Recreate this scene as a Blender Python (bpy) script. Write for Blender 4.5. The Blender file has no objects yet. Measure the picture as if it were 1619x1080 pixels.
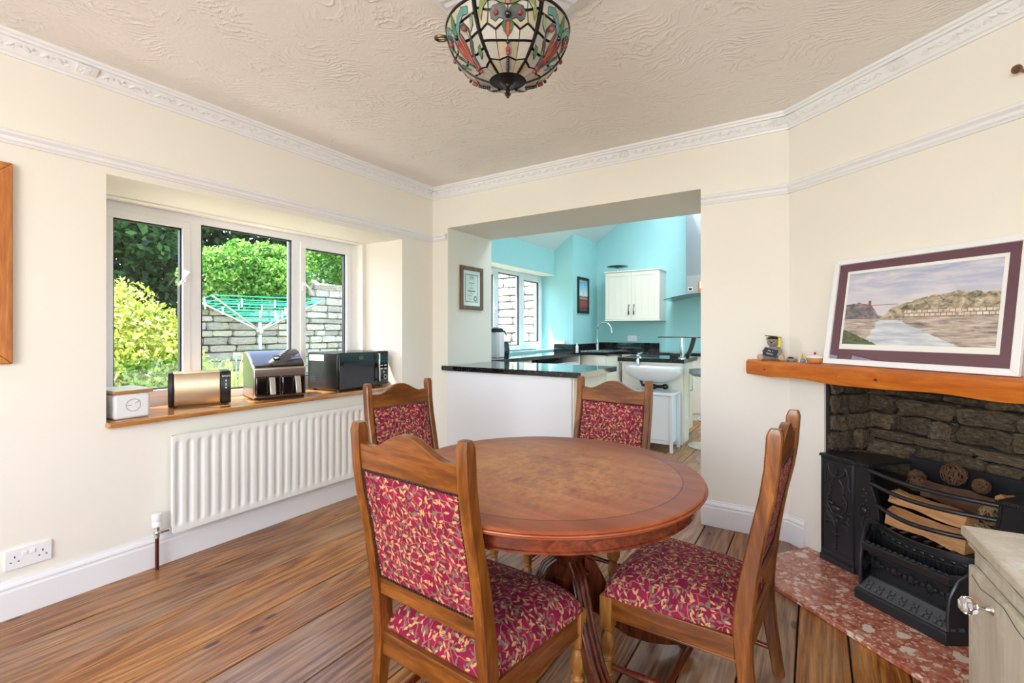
import bpy, bmesh, math, random
import numpy as np
from mathutils import Vector, Matrix, noise as mnoise

scene = bpy.context.scene
COL = scene.collection
PI = math.pi
R = math.radians

# ------------------------------------------------------------------ camera
cam_d = bpy.data.cameras.new('camera')
cam = bpy.data.objects.new('camera', cam_d)
COL.objects.link(cam)
cam.location = (0, 0, 1.2)
cam.rotation_euler = (R(90), 0, R(32.766))
cam_d.sensor_width = 36
cam_d.lens = 745 / 1619 * 36
cam_d.shift_y = -16.5 / 1619
cam_d.clip_start = 0.05
scene.camera = cam

# ------------------------------------------------------------------ light
world = bpy.data.worlds.new('sky')
scene.world = world
world.use_nodes = True
wnt = world.node_tree
bg = wnt.nodes['Background']
sky = wnt.nodes.new('ShaderNodeTexSky')
sky.sky_type = 'NISHITA'
sky.sun_disc = False
sky.sun_elevation = R(62)
sky.sun_rotation = R(230)
sky.air_density = 1.0
sky.dust_density = 2.0
wnt.links.new(sky.outputs[0], bg.inputs[0])
bg.inputs[1].default_value = 0.85

def light(name, kind, loc, direction, energy, color=(1, 1, 1), size=None):
    ld = bpy.data.lights.new(name, kind)
    ld.energy = energy
    ld.color = color
    if kind == 'AREA':
        ld.shape = 'RECTANGLE'
        ld.size, ld.size_y = size
    lo = bpy.data.objects.new(name, ld)
    COL.objects.link(lo)
    lo.location = loc
    lo.rotation_euler = Vector(direction).to_track_quat('-Z', 'Y').to_euler()
    return lo

sun = light('sun', 'SUN', (-12, -8, 20), (1, 1.0, -2.7), 15.0, (1.0, 0.95, 0.87))
sun.data.angle = R(0.6)
# daylight of the big window behind the camera and of the kitchen rooflights
light('daylight_rear_window', 'AREA', (-0.55, -2.5, 1.55), (0.12, 1, 0.32), 104, (0.97, 0.985, 1.0), (2.2, 1.6))
light('added_side_fill', 'AREA', (1.05, 0.1, 1.5), (-1, 0, 0.05), 5, (1.0, 0.97, 0.93), (1.5, 1.3))  # weak fill light added from the right, no window known there
light('daylight_rooflight', 'AREA', (-1.2, 5.4, 3.88), (0, 0, -1), 55, (0.97, 0.99, 1.0), (1.3, 2.2))

scene.view_settings.view_transform = 'Standard'
scene.view_settings.look = 'None'
scene.view_settings.gamma = 1
scene.view_settings.use_curve_mapping = False
scene.view_settings.exposure = 0.42
try:
    scene.cycles.max_bounces = 10
    scene.cycles.diffuse_bounces = 5
    scene.cycles.transparent_max_bounces = 24
    scene.cycles.sample_clamp_indirect = 6
    scene.cycles.use_denoising = True
except Exception:
    pass

# ------------------------------------------------------------------ helpers
class MB:
    """collects geometry and links it as ONE mesh object"""
    def __init__(self):
        self.v = []; self.f = []
    def add(self, verts, faces, M=None):
        o = len(self.v)
        if M is not None:
            verts = [tuple(M @ Vector(p)) for p in verts]
        self.v += [tuple(p) for p in verts]
        self.f += [tuple(i + o for i in f) for f in faces]
        return self
    def box(self, x0, x1, y0, y1, z0, z1, M=None):
        v = [(x0,y0,z0),(x1,y0,z0),(x1,y1,z0),(x0,y1,z0),(x0,y0,z1),(x1,y0,z1),(x1,y1,z1),(x0,y1,z1)]
        f = [(3,2,1,0),(4,5,6,7),(0,1,5,4),(1,2,6,5),(2,3,7,6),(3,0,4,7)]
        return self.add(v, f, M)
    def prism(self, poly, axis, lo, hi, M=None):
        """poly: 2d points; extruded along axis. axis 'x': (y,z); 'y': (x,z); 'z': (x,y)"""
        def p3(p, a):
            return (a, p[0], p[1]) if axis == 'x' else ((p[0], a, p[1]) if axis == 'y' else (p[0], p[1], a))
        n = len(poly)
        v = [p3(p, lo) for p in poly] + [p3(p, hi) for p in poly]
        f = [tuple(range(n))[::-1], tuple(range(n, 2*n))]
        f += [(i, (i+1) % n, n + (i+1) % n, n + i) for i in range(n)]
        return self.add(v, f, M)
    def loft(self, rings, closed=True, caps=True, M=None, loop=False):
        n = len(rings[0]); v = [p for r in rings for p in r]; f = []
        m = len(rings)
        for i in range(m if loop else m - 1):
            j = (i + 1) % m
            for k in range(n if closed else n - 1):
                l = (k + 1) % n
                f.append((i*n+k, i*n+l, j*n+l, j*n+k))
        if caps and not loop:
            f.append(tuple(range(n))[::-1]); f.append(tuple((m-1)*n + k for k in range(n)))
        return self.add(v, f, M)
    def lathe(self, prof, seg=24, M=None, c=(0, 0, 0), caps=True):
        rings = []
        for r, z in prof:
            rings.append([(c[0] + r*math.cos(2*PI*k/seg), c[1] + r*math.sin(2*PI*k/seg), c[2] + z) for k in range(seg)])
        return self.loft(rings, True, caps, M)
    def tube(self, pts, r, seg=8, M=None, loop=False):
        P = [Vector(p) for p in pts]; n = len(P); rings = []; ref = None
        for i in range(n):
            if loop:
                t = P[(i+1) % n] - P[i-1]
            else:
                t = P[min(i+1, n-1)] - P[max(i-1, 0)]
            if t.length < 1e-9: t = Vector((0, 0, 1))
            t.normalize()
            if ref is None:
                ref = Vector((0, 0, 1)) if abs(t.z) < .9 else Vector((1, 0, 0))
            a = t.cross(ref)
            if a.length < 1e-6: a = t.orthogonal()
            a.normalize(); b = a.cross(t).normalized(); ref = b
            rr = r[i] if isinstance(r, (list, tuple)) else r
            rings.append([tuple(P[i] + (a*math.cos(2*PI*k/seg) + b*math.sin(2*PI*k/seg))*rr) for k in range(seg)])
        return self.loft(rings, True, True, M, loop)
    def sphere(self, c, r, seg=12, rings=8, M=None):
        if not isinstance(r, (list, tuple)): r = (r, r, r)
        prof = []
        for i in range(rings + 1):
            a = -PI/2 + PI*i/rings
            prof.append((max(math.cos(a), 1e-4), math.sin(a)))
        rr = [[(c[0]+r[0]*p*math.cos(2*PI*k/seg), c[1]+r[1]*p*math.sin(2*PI*k/seg), c[2]+r[2]*z) for k in range(seg)] for p, z in prof]
        return self.loft(rr, True, True, M)
    def grid(self, fn, nu, nv, M=None):
        v = [fn(i/nu, j/nv) for j in range(nv+1) for i in range(nu+1)]
        f = [(j*(nu+1)+i, j*(nu+1)+i+1, (j+1)*(nu+1)+i+1, (j+1)*(nu+1)+i) for j in range(nv) for i in range(nu)]
        return self.add(v, f, M)
    def mesh(self, name, smooth=True, uv=False, merge=False, angle=38):
        me = bpy.data.meshes.new(name)
        me.from_pydata(self.v, [], self.f)
        bm = bmesh.new(); bm.from_mesh(me)
        if merge: bmesh.ops.remove_doubles(bm, verts=bm.verts, dist=1e-5)
        bmesh.ops.recalc_face_normals(bm, faces=bm.faces)
        if uv:
            ul = bm.loops.layers.uv.new('UVMap')
            for f in bm.faces:
                n = f.normal; ax = max(range(3), key=lambda k: abs(n[k]))
                for l in f.loops:
                    c = l.vert.co
                    l[ul].uv = (c.y + 3.1, c.z) if ax == 0 else ((c.x, c.z) if ax == 1 else (c.x, c.y + 7.3))
        bm.to_mesh(me); bm.free()
        if smooth:
            me.polygons.foreach_set('use_smooth', [True]*len(me.polygons))
            me.set_sharp_from_angle(angle=R(angle))
        return me
    def build(self, name, mat, parent=None, smooth=True, bevel=0, bseg=2, uv=False, merge=False, angle=38, loc=None):
        me = self.mesh(name, smooth, uv, merge, angle)
        me.materials.append(mat)
        return link(name, me, parent, bevel, bseg, loc)

def link(name, me, parent=None, bevel=0, bseg=2, loc=None):
    o = bpy.data.objects.new(name, me)
    COL.objects.link(o)
    if parent is not None: o.parent = parent
    if loc is not None: o.location = loc
    if bevel:
        m = o.modifiers.new('bevel', 'BEVEL'); m.width = bevel; m.segments = bseg; m.limit_method = 'ANGLE'; m.angle_limit = R(40)
        m.harden_normals = False
    return o

def tag(o, label, cat, group=None, kind=None):
    o['label'] = label; o['category'] = cat
    if group: o['group'] = group
    if kind: o['kind'] = kind
    return o

def thing(name, label, cat, loc=(0, 0, 0), rz=0, group=None):
    o = bpy.data.objects.new(name, None)
    COL.objects.link(o); o.location = loc; o.rotation_euler = (0, 0, rz)
    o.empty_display_size = .05
    return tag(o, label, cat, group)

def struct(o):
    o['kind'] = 'structure'
    return o

def setting(name):
    o = bpy.data.objects.new(name, None); COL.objects.link(o); o['kind'] = 'structure'
    return o

def copy_tree(o, parent=None):
    c = o.copy(); COL.objects.link(c); c.parent = parent
    for ch in o.children: copy_tree(ch, c)
    return c

def text(body, size, mat, parent, M, name='lettering', extrude=0.0004, align='CENTER'):
    cu = bpy.data.curves.new(name, 'FONT'); cu.body = body; cu.size = size; cu.extrude = extrude
    cu.align_x = align; cu.align_y = 'CENTER'
    cu.materials.append(mat)
    tmp = bpy.data.objects.new(name, cu); COL.objects.link(tmp)
    dg = bpy.context.evaluated_depsgraph_get()
    me = bpy.data.meshes.new_from_object(tmp.evaluated_get(dg))
    me.transform(M)
    bpy.data.objects.remove(tmp)
    o = link(name, me, parent)
    return o

def basis(origin, x, y, z):
    """matrix whose columns are the given axes"""
    M = Matrix.Identity(4)
    for i, a in enumerate((x, y, z)):
        for k in range(3): M[k][i] = a[k]
    for k in range(3): M[k][3] = origin[k]
    return M

# ------------------------------------------------------------------ materials
def C(h):
    h = h.lstrip('#')
    out = []
    for i in (0, 2, 4):
        c = int(h[i:i+2], 16)/255
        out.append(c/12.92 if c <= .04045 else ((c+.055)/1.055)**2.4)
    return (*out, 1)

def nd(nt, typ, ins=None, **at):
    n = nt.nodes.new('ShaderNode' + typ)
    for k, v in at.items(): setattr(n, k, v)
    for k, v in (ins or {}).items():
        s = n.inputs[k]
        if isinstance(v, bpy.types.NodeSocket): nt.links.new(v, s)
        else: s.default_value = v
    return n

def new_mat(name, color=None, rough=.5, metal=0, spec=.5, coat=0, **kw):
    m = bpy.data.materials.new(name); m.use_nodes = True
    b = m.node_tree.nodes['Principled BSDF']
    if color is not None: b.inputs['Base Color'].default_value = C(color) if isinstance(color, str) else color
    b.inputs['Roughness'].default_value = rough; b.inputs['Metallic'].default_value = metal
    b.inputs['Specular IOR Level'].default_value = spec
    b.inputs['Coat Weight'].default_value = coat
    if coat: b.inputs['Coat Roughness'].default_value = .1
    return m, m.node_tree, b

def flat(name, color, rough=.5, metal=0, **kw):
    return new_mat(name, color, rough, metal, **kw)[0]

def ramp(nt, fac, stops, interp='LINEAR'):
    r = nd(nt, 'ValToRGB'); r.color_ramp.interpolation = interp
    e = r.color_ramp.elements
    while len(e) > 1: e.remove(e[-1])
    e[0].position = stops[0][0]; e[0].color = C(stops[0][1]) if isinstance(stops[0][1], str) else stops[0][1]
    for p, c in stops[1:]:
        x = e.new(p); x.color = C(c) if isinstance(c, str) else c
    nt.links.new(fac, r.inputs[0])
    return r.outputs[0]

def mixc(nt, fac, a, b, blend='MIX'):
    n = nd(nt, 'Mix', data_type='RGBA', blend_type=blend, clamp_factor=True)
    for i, v in ((0, fac), (6, a), (7, b)):
        if isinstance(v, bpy.types.NodeSocket): nt.links.new(v, n.inputs[i])
        else: n.inputs[i].default_value = C(v) if isinstance(v, str) else v
    return n.outputs[2]

def mth(nt, op, a, b=None, c=None, clamp=False):
    n = nd(nt, 'Math', operation=op, use_clamp=clamp)
    for i, v in enumerate((a, b, c)):
        if v is None: continue
        if isinstance(v, bpy.types.NodeSocket): nt.links.new(v, n.inputs[i])
        else: n.inputs[i].default_value = v
    return n.outputs[0]

def coord(nt, scale=(1, 1, 1), rot=(0, 0, 0), loc=(0, 0, 0), out='Object'):
    tc = nd(nt, 'TexCoord')
    mp = nd(nt, 'Mapping', {'Vector': tc.outputs[out], 'Scale': scale, 'Rotation': rot, 'Location': loc})
    return mp.outputs[0]

def bump(nt, b, height, strength=.3, dist=.01):
    n = nd(nt, 'Bump', {'Height': height, 'Strength': strength, 'Distance': dist})
    nt.links.new(n.outputs[0], b.inputs['Normal'])
    return n

def noise(nt, vec, scale, detail=4, rough=.5, dist=0):
    return nd(nt, 'TexNoise', {'Vector': vec, 'Scale': scale, 'Detail': detail, 'Roughness': rough, 'Distortion': dist}).outputs[0]

def plaster(name, color, bs=.15):
    m, nt, b = new_mat(name, color, .7, spec=.25)
    v = coord(nt)
    n1 = noise(nt, v, 2.2, 4); n2 = noise(nt, v, 60, 4)
    nt.links.new(mixc(nt, mth(nt, 'MULTIPLY', n1, .10), color, '#FFFFFF', 'MIX'), b.inputs['Base Color'])
    bump(nt, b, mth(nt, 'ADD', mth(nt, 'MULTIPLY', n2, .25), n1), bs, .006)
    return m

def wood(name, c_dark, c_mid, c_light, axis='z', rough=.35, scale=1.0, wear=None, coat=.15, obj_rand=False, spots=False):
    m, nt, b = new_mat(name, None, rough, coat=coat)
    sc = {'x': (1.8, 16, 16), 'y': (16, 1.8, 16), 'z': (16, 16, 1.8)}[axis]
    v = coord(nt, tuple(s*scale for s in sc))
    if obj_rand:
        oi = nd(nt, 'ObjectInfo')
        off = nd(nt, 'CombineXYZ', {0: mth(nt, 'MULTIPLY', oi.outputs['Random'], 37.0), 1: mth(nt, 'MULTIPLY', oi.outputs['Random'], 11.0), 2: 0.0})
        v = nd(nt, 'VectorMath', {0: v, 1: off.outputs[0]}, operation='ADD').outputs[0]
    g1 = noise(nt, v, 1.6, 6, .62, 1.1)
    g2 = noise(nt, v, 7.0, 5, .6, .4)
    col = ramp(nt, mth(nt, 'ADD', mth(nt, 'MULTIPLY', g1, .75), mth(nt, 'MULTIPLY', g2, .3)), [(.32, c_dark), (.52, c_mid), (.70, c_light)])
    if wear:
        w = noise(nt, coord(nt, (9, 9, 9)), 1.0, 6, .7)
        col = mixc(nt, ramp(nt, w, [(.55, (0, 0, 0, 1)), (.72, (1, 1, 1, 1))]), col, wear)
    if obj_rand:
        hs = nd(nt, 'HueSaturation', {'Color': col, 'Value': mth(nt, 'ADD', mth(nt, 'MULTIPLY', oi.outputs['Random'], .35), .82), 'Saturation': mth(nt, 'ADD', mth(nt, 'MULTIPLY', oi.outputs['Random'], .25), .85)})
        col = hs.outputs[0]
    if spots:
        sp = nd(nt, 'TexVoronoi', {'Vector': coord(nt, (6.0, 2.2, 1)), 'Scale': 1.0, 'Randomness': 1.0})
        col = mixc(nt, ramp(nt, sp.outputs['Distance'], [(.035, (.75, .75, .75, 1)), (.075, (0, 0, 0, 1))]), col, '#2a1a10')
    nt.links.new(col, b.inputs['Base Color'])
    bump(nt, b, g2, .12, .003)
    return m

M = {}
M['cream'] = plaster('cream wall paint', '#EEEAE0')
M['cream_rough'] = plaster('cream lining paper', '#F1E8D4', .5)
M['white'] = flat('white gloss paint', '#EEEFF2', .35)
M['upvc'] = flat('white window plastic', '#F4F5F8', .25)
M['turq'] = plaster('turquoise wall paint', '#9ED4D4', .1)
M['white_wall'] = plaster('white ceiling paint', '#F2F2F0', .1)
M['sticker'] = flat('white paper', '#F0F0EC', .6)
M['black'] = flat('black plastic', '#101012', .3)
M['gloss_black'] = flat('glossy black', '#0A0A0C', .06, coat=.5)
M['dark_gasket'] = flat('dark window gasket', '#20262C', .5)
M['steel'] = flat('brushed steel', '#C9C4BC', .28, 1.0)
M['steel_warm'] = flat('brushed warm steel', '#C2AB8E', .3, 1.0)
M['chrome'] = flat('chrome', '#DADDE0', .08, 1.0)
M['copper'] = flat('aged copper pipe', '#6B3A22', .35, .8)
M['brass'] = flat('aged brass', '#6A5A38', .35, .9)
M['bronze'] = flat('dark bronze', '#2E2622', .35, .7)
M['white_ceramic'] = flat('white ceramic', '#EDF0F3', .08, coat=.4)
M['unit_cream'] = flat('cream kitchen front', '#F0EBDC', .35)
M['unit_white'] = flat('white cabinet paint', '#EBEDF0', .35)
M['appliance'] = flat('white appliance enamel', '#F1F2F4', .25)
M['pine'] = wood('pine', '#8A4A1C', '#B96F30', '#D08B48', 'z', .4)
M['sill_wood'] = wood('varnished sill wood', '#8E5A26', '#B67A3C', '#CB9557', 'y', .22, coat=.7)
M['mantel_wood'] = wood('orange stained pine', '#9C4A12', '#C2671E', '#D9862F', 'x', .35, .7)
M['oak_z'] = wood('golden oak upright', '#3C1D06', '#743F12', '#A06226', 'z', .3)
M['oak_x'] = wood('golden oak rail', '#3C1D06', '#743F12', '#A06226', 'x', .3)
M['oak_y'] = wood('golden oak side rail', '#472407', '#6E3A10', '#8E5422', 'y', .32)
M['turned'] = wood('worn turned oak', '#6A3A12', '#9A6428', '#BB8A48', 'z', .4)
M['mahog'] = wood('dark mahogany', '#2A0E06', '#4C1F0E', '#6E3218', 'z', .25)
M['mahog_x'] = wood('reddish mahogany edge', '#43170B', '#672A14', '#874020', 'x', .25)
M['frame_brown'] = wood('brown frame wood', '#4A2E1A', '#6E4629', '#8A5C38', 'z', .4)
M['board'] = wood('worn floor board', '#54341E', '#8E6442', '#BC9670', 'y', .36, .9, None, .1, True, True)
def m_board():
    m, nt, b = new_mat('worn floor board', None, .34, coat=.08)
    oi = nd(nt, 'ObjectInfo'); rnd = oi.outputs['Random']
    off = nd(nt, 'CombineXYZ', {0: mth(nt, 'MULTIPLY', rnd, 3.0), 1: mth(nt, 'MULTIPLY', rnd, 9.0), 2: 0.0}).outputs[0]
    base_v = nd(nt, 'VectorMath', {0: nd(nt, 'TexCoord').outputs['Object'], 1: off}, operation='ADD').outputs[0]
    def mp(s): return nd(nt, 'Mapping', {'Vector': base_v, 'Scale': s}).outputs[0]
    cath = noise(nt, mp((5.5, .45, 1)), 1.0, 2, .45, .2)
    rings = mth(nt, 'MULTIPLY_ADD', mth(nt, 'SINE', mth(nt, 'MULTIPLY', cath, 95.0)), .5, .5)
    fine = noise(nt, mp((150, 5, 1)), 1.0, 5, .7, .3)
    big = noise(nt, mp((3.2, 1.1, 1)), 1.0, 5, .6)
    g = mth(nt, 'ADD', mth(nt, 'ADD', mth(nt, 'MULTIPLY', rings, .13), mth(nt, 'MULTIPLY', fine, .62)), mth(nt, 'MULTIPLY', big, .35))
    col = ramp(nt, g, [(.36, '#4E2E1A'), (.50, '#845636'), (.62, '#A8794E'), (.78, '#C6A078')])
    col = mixc(nt, ramp(nt, noise(nt, mp((5, 2.2, 1)), 1.0, 4, .6), [(.5, (0, 0, 0, 1)), (.72, (.55, .55, .55, 1))]), col, '#8E7A6A')
    col = nd(nt, 'HueSaturation', {'Color': col, 'Value': mth(nt, 'ADD', mth(nt, 'MULTIPLY', rnd, .34), .84), 'Saturation': mth(nt, 'ADD', mth(nt, 'MULTIPLY', rnd, .3), .85)}).outputs[0]
    sp = nd(nt, 'TexVoronoi', {'Vector': mp((9, 3.2, 1)), 'Scale': 1.0}).outputs['Distance']
    col = mixc(nt, ramp(nt, sp, [(.07, (.85, .85, .85, 1)), (.13, (0, 0, 0, 1))]), col, '#2A1A12')
    nt.links.new(col, b.inputs['Base Color'])
    nt.links.new(mth(nt, 'ADD', mth(nt, 'MULTIPLY', fine, .2), .26), b.inputs['Roughness'])
    bump(nt, b, fine, .1, .002)
    return m
M['board'] = m_board()
M['log'] = wood('split firewood', '#B07A48', '#CF9A66', '#E2B988', 'x', .7, 1.2, None, 0)
M['bark'] = wood('bark', '#3A281C', '#5E4433', '#8A6C52', 'x', .85, 2, None, 0)
M['wicker'] = flat('brown wicker', '#6E4F38', .7)
M['wicker_pale'] = flat('pale wicker', '#A08A62', .7)

def m_table():
    m, nt, b = new_mat('worn mahogany table top', None, .4, spec=.35)
    v = coord(nt, (1.2, 9, 9), (0, 0, R(-6)))
    g = noise(nt, v, 2.0, 6, .6, .6)
    base = ramp(nt, g, [(.3, '#8A4224'), (.5, '#A0522E'), (.7, '#B4683E')])
    w = noise(nt, coord(nt, (2.2, 2.6, 2)), 1.3, 8, .72, .6)
    w2 = noise(nt, coord(nt, (12, 6, 6)), 3.0, 9, .78, .3)
    # worn away polish: mostly in the middle of the top
    tc = nd(nt, 'TexCoord')
    flat2 = nd(nt, 'VectorMath', {0: tc.outputs['Object'], 1: (1, 1, 0)}, operation='MULTIPLY').outputs[0]
    ln = nd(nt, 'VectorMath', {0: flat2}, operation='LENGTH').outputs['Value']
    mid = ramp(nt, ln, [(.22, (1, 1, 1, 1)), (.46, (0, 0, 0, 1))])
    wf = mth(nt, 'MULTIPLY', ramp(nt, mth(nt, 'ADD', mth(nt, 'MULTIPLY', w, .5), mth(nt, 'MULTIPLY', w2, .5)), [(.42, (0, 0, 0, 1)), (.56, (1, 1, 1, 1))]), mid)
    col = mixc(nt, mth(nt, 'MULTIPLY', wf, .85), base, '#D09A6C')
    # dark stringing line near the edge
    ring = mth(nt, 'LESS_THAN', mth(nt, 'ABSOLUTE', mth(nt, 'SUBTRACT', ln, .434)), .0018)
    col = mixc(nt, mth(nt, 'MULTIPLY', ring, .8), col, '#2E140A')
    edge = mth(nt, 'GREATER_THAN', ln, .436)
    col = mixc(nt, mth(nt, 'MULTIPLY', edge, .35), col, '#7E3517')
    nt.links.new(col, b.inputs['Base Color'])
    nt.links.new(mth(nt, 'ADD', mth(nt, 'MULTIPLY', wf, .2), .33), b.inputs['Roughness'])
    return m
M['table_top'] = m_table()

def m_fabric():
    m, nt, b = new_mat('crimson leaf fabric', None, .75, spec=.2)
    b.inputs['Sheen Weight'].default_value = 0
    uv = nd(nt, 'TexCoord').outputs['UV']
    base = ramp(nt, noise(nt, coord(nt, (1, 1, 1), out='UV'), 18, 3), [(.35, '#701130'), (.65, '#901D40')])
    col = base
    # curling stems
    wob = nd(nt, 'TexNoise', {'Vector': uv, 'Scale': 24.0, 'Detail': 1.0}).outputs[1]
    dv = nd(nt, 'VectorMath', {0: uv, 1: nd(nt, 'VectorMath', {0: wob, 'Scale': .045}, operation='SCALE').outputs[0]}, operation='ADD').outputs[0]
    st = nd(nt, 'TexVoronoi', {'Vector': dv, 'Scale': 26.0}, voronoi_dimensions='2D', feature='DISTANCE_TO_EDGE').outputs['Distance']
    col = mixc(nt, mth(nt, 'MULTIPLY', mth(nt, 'LESS_THAN', st, .035), .55), col, '#B8876A')
    for k, (sc, off) in enumerate(((46, (0, 0, 0)), (50, (.37, .11, 0)), (47, (.73, .59, 0)))):
        mv = nd(nt, 'Mapping', {'Vector': uv, 'Scale': (sc, sc, sc), 'Location': (off[0]*9, off[1]*9, 0)}).outputs[0]
        vo = nd(nt, 'TexVoronoi', {'Vector': mv, 'Scale': 1.0, 'Randomness': .8}, voronoi_dimensions='2D')
        dvec = nd(nt, 'VectorMath', {0: mv, 1: vo.outputs['Position']}, operation='SUBTRACT').outputs[0]
        sep = nd(nt, 'SeparateColor', {0: vo.outputs['Color']})
        ang = mth(nt, 'MULTIPLY', sep.outputs[0], 6.283)
        rot = nd(nt, 'VectorRotate', {'Vector': dvec, 'Angle': ang}, rotation_type='Z_AXIS').outputs[0]
        xyz = nd(nt, 'SeparateXYZ', {0: rot})
        ay = mth(nt, 'DIVIDE', xyz.outputs[1], .46)
        lim = mth(nt, 'MULTIPLY', mth(nt, 'SUBTRACT', 1.0, mth(nt, 'MULTIPLY', ay, ay)), .155)
        leaf = mth(nt, 'LESS_THAN', mth(nt, 'ABSOLUTE', xyz.outputs[0]), lim)
        pick = mth(nt, 'GREATER_THAN', sep.outputs[1], .46)
        lc = mixc(nt, pick, '#6E6856', '#C69A68')
        lc = mixc(nt, mth(nt, 'MULTIPLY', mth(nt, 'LESS_THAN', xyz.outputs[0], 0.0), .25), lc, '#8a5a3c')
        keep = mth(nt, 'MULTIPLY', leaf, mth(nt, 'GREATER_THAN', sep.outputs[2], .40))
        col = mixc(nt, keep, col, lc)
    nt.links.new(col, b.inputs['Base Color'])
    bump(nt, b, noise(nt, uv, 900, 2), .12, .001)
    return m
M['fabric'] = m_fabric()

def m_granite():
    m, nt, b = new_mat('black granite', None, .05, coat=.3)
    v = coord(nt)
    vo = nd(nt, 'TexVoronoi', {'Vector': v, 'Scale': 160.0})
    sp = nd(nt, 'SeparateColor', {0: vo.outputs['Color']})
    f = mth(nt, 'MULTIPLY', mth(nt, 'GREATER_THAN', sp.outputs[0], .86), mth(nt, 'LESS_THAN', vo.outputs['Distance'], .45))
    col = mixc(nt, f, '#0B0C0E', '#6E7378')
    nt.links.new(col, b.inputs['Base Color'])
    return m
M['granite'] = m_granite()

def m_breccia():
    m, nt, b = new_mat('red breccia marble', None, .12, coat=.2)
    v = coord(nt)
    nz = nd(nt, 'TexNoise', {'Vector': v, 'Scale': 9.0, 'Detail': 5.0, 'Roughness': .65})
    dv = nd(nt, 'VectorMath', {0: v, 1: nd(nt, 'VectorMath', {0: nz.outputs[1], 'Scale': .06}, operation='SCALE').outputs[0]}, operation='ADD').outputs[0]
    base = ramp(nt, noise(nt, dv, 22, 7, .7), [(.3, '#8E4634'), (.5, '#BC705A'), (.68, '#D8A08C')])
    col = base
    for sc, thr, c, lim in ((70, .60, '#DDB9A4', .45), (30, .66, '#E5CFBC', .42), (13, .76, '#ECE0D0', .40), (9, .86, '#C59B80', .4)):
        vo = nd(nt, 'TexVoronoi', {'Vector': dv, 'Scale': float(sc)})
        s = nd(nt, 'SeparateColor', {0: vo.outputs['Color']})
        f = mth(nt, 'MULTIPLY', mth(nt, 'GREATER_THAN', s.outputs[0], thr), mth(nt, 'LESS_THAN', vo.outputs['Distance'], lim))
        col = mixc(nt, mth(nt, 'MULTIPLY', f, .92), col, c)
    nt.links.new(col, b.inputs['Base Color'])
    return m
M['breccia'] = m_breccia()

def m_rock(name, stops, scale=8, rough=.85, rnd=True, bs=.6):
    m, nt, b = new_mat(name, None, rough)
    v = coord(nt, out='Generated') if False else coord(nt)
    if rnd:
        oi = nd(nt, 'ObjectInfo')
        v = nd(nt, 'VectorMath', {0: v, 1: oi.outputs['Location']}, operation='ADD').outputs[0]
    n1 = noise(nt, v, scale, 8, .65, .4); n2 = noise(nt, v, scale*5, 6, .65)
    col = ramp(nt, mth(nt, 'ADD', mth(nt, 'MULTIPLY', n1, .65), mth(nt, 'MULTIPLY', n2, .35)), stops)
    if rnd:
        col = nd(nt, 'HueSaturation', {'Color': col, 'Value': mth(nt, 'ADD', mth(nt, 'MULTIPLY', oi.outputs['Random'], .6), .7)}).outputs[0]
    nt.links.new(col, b.inputs['Base Color'])
    bump(nt, b, mth(nt, 'ADD', n1, mth(nt, 'MULTIPLY', n2, .4)), bs, .02)
    return m
M['soot_stone'] = m_rock('sooty chimney stone', [(.35, '#2A221B'), (.5, '#62523F'), (.68, '#94836E')], 7, .8)
M['garden_stone'] = m_rock('pale garden stone', [(.35, '#8E887C'), (.5, '#B9B1A2'), (.68, '#D6CFC0')], 5, .9)
M['mortar'] = m_rock('dark mortar', [(.35, '#4A443B'), (.65, '#6E665A')], 10, .95, False)
M['soot_mortar'] = m_rock('sooty mortar', [(.35, '#15120F'), (.65, '#2E2721')], 10, .95, False)
M['soil'] = m_rock('garden ground', [(.35, '#4A4A30'), (.5, '#6E7048'), (.65, '#8E9160')], 6, .95, False)
M['slate'] = flat('grey felt roof', '#6E747E', .8)

def m_iron():
    m, nt, b = new_mat('black cast iron', '#3A3B3F', .32, .6)
    v = coord(nt)
    bump(nt, b, noise(nt, v, 220, 4, .6), .12, .0015)
    return m
M['iron'] = m_iron()
M['iron_grey'] = flat('leaded cast iron', '#5A5E64', .4, .6)

def m_artex():
    m, nt, b = new_mat('swirled textured ceiling', '#F3F0EC', .75, spec=.2)
    v = coord(nt)
    nz = nd(nt, 'TexNoise', {'Vector': v, 'Scale': 2.6, 'Detail': 2.0})
    dv = nd(nt, 'VectorMath', {0: v, 1: nd(nt, 'VectorMath', {0: nz.outputs[1], 'Scale': .42}, operation='SCALE').outputs[0]}, operation='ADD').outputs[0]
    wv = nd(nt, 'TexWave', {'Vector': dv, 'Scale': 13.0, 'Distortion': 5.0, 'Detail': 3.0, 'Detail Scale': 2.2}, wave_type='RINGS', rings_direction='SPHERICAL').outputs[1]
    msk = ramp(nt, noise(nt, v, 5.5, 4, .6), [(.42, (0, 0, 0, 1)), (.62, (1, 1, 1, 1))])
    fine = noise(nt, dv, 30, 5, .6, 1.2)
    h = mth(nt, 'ADD', mth(nt, 'MULTIPLY', mth(nt, 'POWER', wv, 3.0), msk), mth(nt, 'MULTIPLY', fine, .45))
    bump(nt, b, h, .40, .009)
    return m
M['artex'] = m_artex()

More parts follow.
